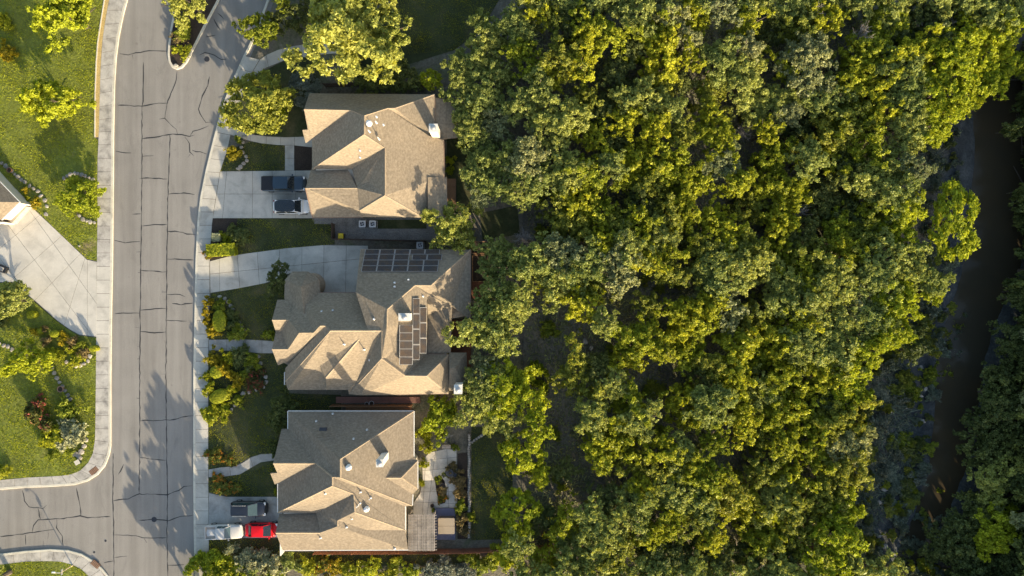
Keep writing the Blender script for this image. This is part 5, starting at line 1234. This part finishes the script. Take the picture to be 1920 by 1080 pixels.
vehicle('car','red coupe parked half under the eave of the southern house',493,993,4.35,1.78,0.92,0.96,1.36,(0.45,3.35,1.02,2.42),red,None,MAT['glass'],nose=0.6,tail=0.5,rnd_=4.0,ends=0.8)

# ------------------------------------------------------------------ fences and walls
def fence(pts, h, m, label, gap=2.4, thick=0.035, style='board', base=0.05):
    w = [P(*p) for p in pts]; root = tag(empty('fence', (w[0].x,w[0].y,base)), label, 'fence'); o = Vector((w[0].x,w[0].y,base))
    for a, b in zip(w, w[1:]):
        L = (b-a).length; n = max(1, round(L/gap)); d = (b-a)/n; u = d.normalized(); nn = Vector((-u.y,u.x,0))
        for k in range(n):
            p = a+d*k-o; q = a+d*(k+1)-o; mb = MB()
            if style == 'board':
                c = int((q-p).length/0.15)
                for i in range(c):
                    s = p+(q-p)*((i+0.06)/c); e = p+(q-p)*((i+0.94)/c); off = nn*(0.02 if i % 2 else -0.005)
                    mb.obox(s+off, e+off, 0.022, 0.04, h+rng.uniform(-0.02,0.02))
                mb.build('board_panel', m, root)
                r_ = MB()
                for zz in (0.35, h-0.3): r_.obox(p-nn*0.045, q-nn*0.045, 0.05, zz, zz+0.09)
                r_.build('rail', m, root)
            else:
                for zz in (0.15, h-0.08): mb.obox(p, q, 0.035, zz, zz+0.035)
                c = int((q-p).length/0.25)
                for i in range(c):
                    s = p+(q-p)*((i+0.5)/c); mb.obox(s-u*0.012, s+u*0.012, 0.024, 0.0, h)
                mb.build('railing_panel', m, root)
            MB().obox(p-u*0.05, p+u*0.05, 0.10, -0.3, h+0.08).build('post', m, root)
    return root
fence([(628,421),(628,449),(720,451),(800,453)],1.7,MAT['wood_dark'],'dark board fence between the northern and middle houses')
fence([(625,758),(700,758),(775,758)],1.7,MAT['wood_orange'],'cedar board fence between the middle and southern houses')
fence([(595,1029.5),(700,1029.5),(870,1028),(960,1024),(1040,1020)],1.75,MAT['wood_red'],'long red-brown board fence behind the southern house')
fence([(983,90),(984,180),(984,262),(982,420),(981,640),(981,760),(981,815),(981,920),(981,1015)],1.2,MAT['dark_metal'],'thin dark metal fence between the gardens and the wood',style='rail')
fence([(612,164),(700,162),(800,162)],1.7,MAT['wood_dark'],'dark board fence above the northern house')
# decks
def deck(name, x0, y0, x1, y1, z, m, label, vertical=False, bw=0.16):
    a = P(x0,y0,z); b = P(x1,y1,z); root = tag(empty(name,(a.x,b.y,0.1)), label, 'deck'); zz = z-0.1
    X, Y = b.x-a.x, a.y-b.y; mb = MB(); n = int((X if vertical else Y)/bw)
    for k in range(n):
        s = k*bw
        if vertical: mb.box(s+0.008, s+bw-0.008, 0, Y, zz-0.04, zz+rng.uniform(-0.004,0.004))
        else: mb.box(0, X, s+0.008, s+bw-0.008, zz-0.04, zz+rng.uniform(-0.004,0.004))
    mb.build('boards', m, root)
    MB().box(0.03,X-0.03,0.03,Y-0.03,-0.15,zz-0.045).build('frame', MAT['wood_dark'], root)
    return root
deck('deck',630,743,788,756,0.35,M_surface('faded_red_deck',(0.23,0.115,0.085),0.8,0.2,0.8,0.2,6.0),'faded red plank deck in the gap between the two southern houses')
deck('deck',648,760.5,772,770,0.30,MAT['wood_orange'],'orange plank deck against the upper wall of the southern house')
deck('deck',840,600,884,692,0.25,MAT['wood_red'],'dark red deck behind the middle house under the oak',True)
deck('deck',884,524,912,560,0.30,MAT['wood_red'],'red deck at the back corner of the middle house',True)
deck('deck',838,335,856,395,0.25,MAT['wood_orange'],'narrow orange deck behind the northern house',True)
deck('deck',816,953,854,1012,0.45,M_surface('blue_grey_deck',(0.135,0.135,0.19),0.7,0.2,0.8,0.15,6.0),'blue-grey deck around the hot tub',True)
# planter boxes behind the middle house
for x0_,y0_,x1_,y1_,lab in [(884,453,912,475,'wooden planter box behind the middle house, upper one'),(886,478,914,528,'dark planter bed behind the middle house, lower one')]:
    a = P(x0_,y0_,0.5); b = P(x1_,y1_,0.5); o = tag(empty('planter_box',((a.x+b.x)/2,(a.y+b.y)/2,0.1)), lab, 'planter'); X = (b.x-a.x)/2; Y = (a.y-b.y)/2
    for s in (-1,1):
        MB().box(-X,X,s*Y-0.04,s*Y+0.04,-0.1,0.45).build('side_board', MAT['wood_orange'], o); MB().box(s*X-0.04,s*X+0.04,-Y+0.045,Y-0.045,-0.1,0.44).build('side_board', MAT['wood_orange'], o)
    MB().box(-X+0.05,X-0.05,-Y+0.05,Y-0.05,-0.1,0.36).build('soil', MAT['mulch'], o)
# pergola
def pergola():
    z = 2.6; a = P(766,966,z); b = P(815,1032,z); X = b.x-a.x; Y = a.y-b.y
    root = tag(empty('pergola',(a.x,b.y,0.1)), 'weathered grey slatted pergola at the back of the southern house', 'pergola'); t = z-0.1
    for x in (0.12,X-0.12):
        for y in (0.12,Y-0.12): MB().box(x-0.07,x+0.07,y-0.07,y+0.07,-0.2,t-0.38).build('post', MAT['wood_grey'], root)
        MB().box(x-0.05,x+0.05,-0.1,Y+0.1,t-0.38,t-0.20).build('beam', MAT['wood_grey'], root)
    n = 13
    for k in range(n):
        y = 0.05+(Y-0.1)*k/(n-1); MB().box(-0.05,X+0.25,y-0.03,y+0.03,t-0.20,t-0.04).build('rafter', MAT['wood_grey'], root)
    n = 22
    for k in range(n):
        x = 0.04+(X-0.08)*k/(n-1)+rng.uniform(-0.015,0.015); MB().box(x-0.046,x+0.046,-0.08+rng.uniform(-0.05,0.05),Y+0.08+rng.uniform(-0.05,0.05),t-0.038,t+rng.uniform(-0.004,0.004)).build('slat', MAT['wood_grey'], root)
pergola()
def rounded_rect(X, Y, r, n=5):
    pts = []
    for cx, cy, a0 in ((X-r,Y-r,0),(-X+r,Y-r,90),(-X+r,-Y+r,180),(X-r,-Y+r,270)):
        pts += [(cx+r*math.cos(math.radians(a0+90*k/n)), cy+r*math.sin(math.radians(a0+90*k/n))) for k in range(n+1)]
    return pts
p = P(837,986,1.2); tub = tag(empty('hot_tub',(p.x,p.y,0.45)), 'square hot tub with tan folding cover beside the pergola', 'hot tub')
MB().prism(rounded_rect(1.0,1.0,0.2),0.0,0.72).build('shell', M_plain('tub_panel',(0.10,0.075,0.06),0.6), tub)
for s in (-1,1): MB().prism([(x,y*0.49+s*0.505) for x, y in rounded_rect(1.03,1.0,0.14)],0.725,0.86).build('cover', M_surface('tan_vinyl_cover',(0.34,0.27,0.185),0.6,0.1,1.0,0.05,9.0), tub)
p = P(824,1010,0.6); st = tag(empty('tub_step',(p.x,p.y,0.1)), 'small dark blue step at the foot of the tub deck', 'step')
for k in range(2): MB().box(-0.33,0.33,-0.16+0.17*k,-0.01+0.17*k,0,0.18+0.16*k).build('tread', M_plain('blue_plastic',(0.03,0.05,0.11),0.6), st)
# spa of the northern garden
p = P(968,272,0.5); sp = tag(empty('garden_spa',(p.x,p.y,0.08)), 'small stone-rimmed spa pool under the oaks behind the northern house', 'spa')
mb = MB(); N = 24
mb.lathe([(0.82,0.0),(1.05,0.0),(1.05,0.42),(0.82,0.42),(0.80,0.2)],24); mb.build('rim', MAT['stone_dark'], sp)
MB().lathe([(0.81,0.25),(0.81,0.30)],24).build('water', M_plain('spa_water',(0.02,0.06,0.09),0.08), sp)
# patio of pale flags
paved('patio', [([(792,862),(806,848),(838,841),(856,844),(857,952),(816,952.5),(814,966),(775,966),(776,942),(788,925),(793,900)],
   [((770,866),(860,856)),((770,884),(860,876)),((770,903),(860,898)),((770,922),(860,921)),((770,940),(860,944)),((818,836),(800,972)),((838,836),(842,960)),((800,836),(792,972))])], MAT['stone_pale'], 0.15)
sheet('planting_bed',[(815,896),(825,889),(834,902),(838,922),(835,942),(826,945),(819,925)],0.165,MAT['mulch'])
sheet('planting_bed',[(858,850),(876,848),(877,1010),(858,1010)],0.14,MAT['mulch'])
STONES = []
for k in range(4):
    r = np.random.default_rng(40+k); mb = MB()
    prof = [(0.0,)]; n = 8; vs = []
    for z, s in ((0.0,0.95),(0.55,1.0),(0.9,0.82)):
        vs += [(math.cos(2*math.pi*i/n)*s*r.uniform(0.75,1.12), math.sin(2*math.pi*i/n)*s*r.uniform(0.75,1.12), z*r.uniform(0.9,1.1)) for i in range(n)]
    vs.append((0,0,1.0)); fs = [(j*n+i,j*n+(i+1)%n,(j+1)*n+(i+1)%n,(j+1)*n+i) for j in range(2) for i in range(n)]+[(2*n+i,2*n+(i+1)%n,3*n) for i in range(n)]
    STONES.append(mesh_from('stone', vs, fs, MAT['stone']))
sk = [0]
def stone(px, py, rx, ry, h, label, group, name='edging_stone', ang=None, mat=None, parent=None, z=None, base=None):
    sk[0] += 1; o = bpy.data.objects.new(name, STONES[sk[0] % 4]); C.objects.link(o)
    g = G(px,py) if z is None else P(px,py,z); 
    if px < 380: g = P(px,py,0.10)
    o.location = (g.x,g.y,g.z-0.03); o.scale = (rx*S,ry*S,h); o.rotation_euler = (0,0,rng.uniform(0,6.28) if ang is None else ang)
    if mat: o.material_slots[0].link = 'OBJECT'; o.material_slots[0].material = MAT[mat]
    if parent is not None: o.parent = parent; o.location = o.location-base
    else: tag(o, label, 'stone', group)
    return o
def stone_row(pts, label, group, r=(3.0,5.0), h=0.24, mat=None):
    for x, y in pts: stone(x+rng.normal(0,0.5), y+rng.normal(0,0.5), rng.uniform(*r), rng.uniform(*r), h*rng.uniform(0.7,1.3), label, group, mat=mat)
stone_row([(460,258),(456,267),(453,277),(456,287),(462,294),(463,301),(458,307),(453,312),(448,317)],'limestone block in the curved row above the northern driveway','stones above the northern driveway')
stone_row([(413,557),(421,560),(427,566),(432,573),(437,579),(449,604),(454,611),(459,620)],'limestone block edging the bed below the curved driveway','stones below the curved driveway')
stone_row([(485,668),(489,682),(497,697),(498,706),(499,716),(494,724),(480,730),(468,735),(456,739),(447,750),(441,760),(434,768),(426,774),(418,780)],'limestone block edging the big front bed of the middle house','stones of the big front bed')
stone_row([(5,306),(11,311),(17,317),(23,322),(29,327),(35,332),(41,337),(47,342),(56,348),(64,353),(72,359),(79,367),(85,376),(89,386),(86,402)],'grey stone in the row beside the left house','stones beside the left house',mat='stone_dark')
stone_row([(121,334),(127,330),(133,327),(140,325),(147,325),(154,327),(161,330),(168,333),(175,337),(150,405),(156,410),(163,414),(170,416),(178,418)],'grey stone in the ring around the low spreading tree','stones around the low spreading tree',mat='stone_dark')
stone_row([(98,690),(103,699),(108,708),(113,716),(118,724),(123,733),(128,741),(132,749),(136,757)],'dark grey stone in the row along the shaded lower left bed','stones of the shaded lower left bed',mat='stone_dark')
stone_row([(168,668),(166,676),(160,682),(152,685),(144,686),(135,683),(126,679)],'tan stone edging the end of the lower left bed','stones at the end of the lower left bed',mat='stone')
stone_row([(140,849),(147,853),(153,846),(158,836),(161,825),(150,858)],'large pale rock beside the silvery shrub','rocks beside the silvery shrub',r=(4,7))
stone_row([(0,643),(8,647),(16,650),(24,654)],'dark stone in the short row at the left edge','stones at the left edge',mat='stone_dark')
stone(331,123,5,3,0.35,'white rock at the rounded tip of the road island',None,'rock')
stone(149,461,2.4,1.8,0.2,'small white rock alone on the upper left lawn',None,'rock')
for x, y, a, b, l in [(1085,622,4,4,'pale rock in the clearing, upper one'),(1097,640,7,5,'large pale rock in the clearing'),(1108,652,5,4,'pale rock at the lower right of the clearing'),(1075,1066,11,7,'pale boulder at the bottom edge below the wood'),(1040,1070,8,6,'grey boulder left of the pale boulder at the bottom edge'),(1618,700,4,4,'pale rock at the edge of the creek bank, upper one'),(1668,772,4,3,'pale rock on the creek bank, lower one'),(1732,657,6,4,'pale rock beside the dark bank tree'),(912,1045,6,9,'pale rock below the red fence')]:
    stone(x,y,a,b,0.4,l,None,'rock')
for k in range(26):
    t = k/25; stone(1748-120*t+rng.uniform(-8,45), 500+560*t+rng.uniform(-12,12), rng.uniform(3,8), rng.uniform(3,6), rng.uniform(0.25,0.5), 'grey creek rock lying in the scrub of the bank', 'rocks of the creek bank', 'rock', mat='stone_dark')
# dry-stone retaining wall: each stone a part
w0 = P(878,815,0.3); rw = tag(empty('retaining_wall',(w0.x,w0.y,0.1)),'dry-stone retaining wall along the shaded back lawn','wall')
for k in range(44):
    y = 815+k*4.45; x = 879.5+0.8*math.sin(k*0.7)
    for lv in range(2): stone(x+rng.normal(0,0.4), y, 2.6, 2.6, 0.26, '', None, 'stone_block', z=0.12+0.22*lv, parent=rw, base=rw.location)
for k in range(14):
    t = k/13; stone(880+58*t, 832-28*math.sin(t*1.5), 3.2, 2.8, 0.25, 'stone in the curved kerb of the back garden path', 'stones of the back garden path', mat='stone_dark')
for k in range(5):
    a = math.radians(200-k*32); x = 843+10*math.cos(a); y = 826-9*math.sin(a)
    stone(x,y,5,2.0,0.06,f'narrow pale stepping stone in the fan by the grey bench','fan of stepping stones','stepping_stone',ang=-math.radians(20)+math.pi-k*0.56)
# bench, pots
p = P(837,837,0.4); bn = tag(empty('bench',(p.x,p.y,0.12)),'grey slatted bench at the upper end of the patio','bench')
for k in range(4): MB().box(-0.55,0.55,-0.25+k*0.13,-0.25+k*0.13+0.11,0.40,0.44).build('seat_slat', MAT['wood_grey'], bn)
for s in (-1,1): MB().box(s*0.48-0.04,s*0.48+0.04,-0.24,0.24,0,0.395).build('leg', MAT['wood_grey'], bn)
MB().box(-0.55,0.55,0.28,0.32,0.42,0.85).build('backrest', MAT['wood_grey'], bn)
def pot(px, py, r, h, c, label):
    p = P(px,py,0.3); o = tag(empty('plant_pot',(p.x,p.y,0.14)), label, 'pot')
    MB().lathe([(r*0.7,0),(r,h),(r*1.12,h),(r*1.12,h+0.05),(r*0.9,h+0.05),(r*0.88,h-0.03)],16).build('vessel', M_plain('glazed_pot',c,0.5), o)
    MB().lathe([(r*0.86,h-0.06),(r*0.86,h-0.02)],16).build('soil', MAT['mulch'], o)
pot(116,729,0.36,0.45,(0.28,0.16,0.10),'round terracotta pot on the shaded lower left bed')
pot(20,319.5,0.30,0.4,(0.20,0.10,0.06),'brown pot in the stone row beside the left house')
pot(811,947,0.22,0.35,(0.08,0.05,0.04),'dark brown pot on the sunny patio')
pot(830,909,0.24,0.4,(0.03,0.03,0.035),'black pot in the patio bed')
pot(697,756,0.3,0.3,(0.5,0.48,0.44),'pale pot on the faded red deck')
pot(688,757,0.24,0.3,(0.45,0.42,0.38),'smaller pale pot on the faded red deck')
# patio table with chairs in the shade of the house
p = P(843,886,0.7); tb = tag(empty('garden_table',(p.x,p.y,0.15)),'round dark garden table on the pale patio','table')
MB().lathe([(0.50,0.68),(0.50,0.72),(0.46,0.73)],20).build('top', MAT['dark_metal'], tb); MB().lathe([(0.22,0),(0.04,0.03),(0.04,0.68)],12).build('stem', MAT['dark_metal'], tb)
for ang, lab in ((90,'upper'),(210,'left'),(330,'right')):
    a = math.radians(ang); q = (p.x+0.75*math.cos(a), p.y+0.75*math.sin(a)); ch = tag(empty('garden_chair',(q[0],q[1],0.15),a+math.pi/2), f'dark metal garden chair at the patio table, {lab} one','chair','chairs at the patio table')
    MB().box(-0.2,0.2,-0.2,0.2,0.42,0.45).build('seat', MAT['dark_metal'], ch); MB().box(-0.2,0.2,-0.22,-0.19,0.45,0.85).build('backrest', MAT['dark_metal'], ch)
    for sx in (-0.17,0.17):
        for sy in (-0.17,0.17): MB().box(sx-0.015,sx+0.015,sy-0.015,sy+0.015,0,0.42).build('leg', MAT['dark_metal'], ch)
# condensers, bin, boxes
def condenser(px, py, label):
    p = P(px,py,0.85); o = tag(empty('air_conditioner',(p.x,p.y,0.13)), label, 'air conditioner','air conditioner units beside the houses')
    MB().prism(rounded_rect(0.42,0.42,0.10),0.05,0.80).build('casing', MAT['dark_metal'], o)
    mb = MB(); out = rounded_rect(0.43,0.43,0.11); n = len(out); inn = [(0.32*math.cos(math.atan2(y,x)),0.32*math.sin(math.atan2(y,x))) for x, y in out]
    mb.add([(x,y,0.80) for x,y in out]+[(x,y,0.85) for x,y in out]+[(x,y,0.86) for x,y in inn]+[(x,y,0.80) for x,y in inn], [(i,(i+1)%n,n+(i+1)%n,n+i) for i in range(n)]+[(n+i,n+(i+1)%n,2*n+(i+1)%n,2*n+i) for i in range(n)]+[(2*n+i,2*n+(i+1)%n,3*n+(i+1)%n,3*n+i) for i in range(n)])
    mb.build('top_frame', M_plain('pale_grey_metal',(0.50,0.50,0.48),0.5), o)
    for k in range(4):
        a = math.pi/2*k+0.5; MB().add([(0,0,0.83),(0.29*math.cos(a-0.22),0.29*math.sin(a-0.22),0.815),(0.29*math.cos(a+0.3),0.29*math.sin(a+0.3),0.845)],[(0,1,2)]).build('fan_blade', MAT['metal'], o)
    MB().lathe([(0.08,0.80),(0.08,0.862)],12).build('motor_hub', MAT['metal'], o)
    MB().box(-0.48,0.48,-0.48,0.48,-0.1,0.045).build('pad', MAT['drive_dark'], o)
condenser(679.5,420,'air conditioner beside the northern house, left of the pair')
condenser(698.8,420,'air conditioner beside the northern house, right of the pair')
condenser(787.5,460,'air conditioner in the dark gap above the solar panels')
p = P(639,443,1.05); bn = tag(empty('wheelie_bin',(p.x,p.y,0.13)),'wheeled bin with a bright yellow lid behind the dark fence','bin')
MB().add([(-0.24,-0.28,0.06),(0.24,-0.28,0.06),(0.24,0.26,0.06),(-0.24,0.26,0.06),(-0.30,-0.36,0.95),(0.30,-0.36,0.95),(0.30,0.34,0.95),(-0.30,0.34,0.95)],[(0,1,5,4),(1,2,6,5),(2,3,7,6),(3,0,4,7),(3,2,1,0)]).build('body', MAT['black'], bn)
yl = M_plain('yellow_plastic',(0.72,0.50,0.01),0.45)
MB().add([(-0.34,-0.40,0.96),(0.34,-0.40,0.96),(0.34,0.38,0.96),(-0.34,0.38,0.96),(-0.30,-0.36,1.02),(0.30,-0.36,1.02),(0.26,0.32,1.07),(-0.26,0.32,1.07)],[(0,1,5,4),(1,2,6,5),(2,3,7,6),(3,0,4,7),(4,5,6,7),(3,2,1,0)]).build('lid', yl, bn)
for s in (-1,1): MB().tube([(s*0.27,0.28,0.09),(s*0.33,0.28,0.09)],0.09,12).build('wheel', MAT['rubber'], bn)
p = P(147,866,0.3); ub = tag(empty('utility_box',(p.x,p.y,0.11),0.5),'small dark green utility box on the grass near the junction','utility box')
MB().box(-0.28,0.28,-0.24,0.24,-0.05,0.42).build('cabinet', M_plain('green_metal',(0.03,0.06,0.045),0.6), ub); MB().box(-0.32,0.32,-0.28,0.28,0.425,0.47).build('lid', MAT['kerb'], ub)
p = P(2,503,0.4); bx_ = tag(empty('black_box',(p.x,p.y,0.14),-0.4),'black box standing on the pale driveway at the left edge','box')
MB().box(-0.75,0.75,-0.4,0.4,0,0.42).build('case', MAT['black'], bx_); MB().box(-0.6,0.45,-0.25,0.25,0.425,0.46).build('lid', MAT['drive_dark'], bx_)
# street lamp
p = P(136,1060,0.1); lm = tag(empty('street_lamp',(p.x,p.y,0.1)),'short street lamp on the grass corner below the side road','lamp post')
MB().lathe([(0.11,-0.2),(0.11,0.15),(0.07,0.22),(0.055,1.2),(0.045,2.35)],10).build('pole', M_plain('cream_post',(0.45,0.36,0.22),0.6), lm)
MB().tube([(0,0,2.3),(-0.35,0.05,2.42),(-0.7,0.08,2.40)],[0.035,0.03,0.03],8).build('arm', MAT['white'], lm)
MB().add([(-1.05,-0.02,2.36),(-0.62,-0.02,2.36),(-0.62,0.20,2.36),(-1.05,0.20,2.36),(-1.0,0.03,2.48),(-0.66,0.03,2.48),(-0.66,0.15,2.48),(-1.0,0.15,2.48)],[(0,1,5,4),(1,2,6,5),(2,3,7,6),(3,0,4,7),(4,5,6,7),(3,2,1,0)]).build('lamp_head', MAT['white'], lm)
MB().box(-0.03,0.03,-0.35,0.35,1.9,2.2).build('sign_plate', MAT['metal'], lm)
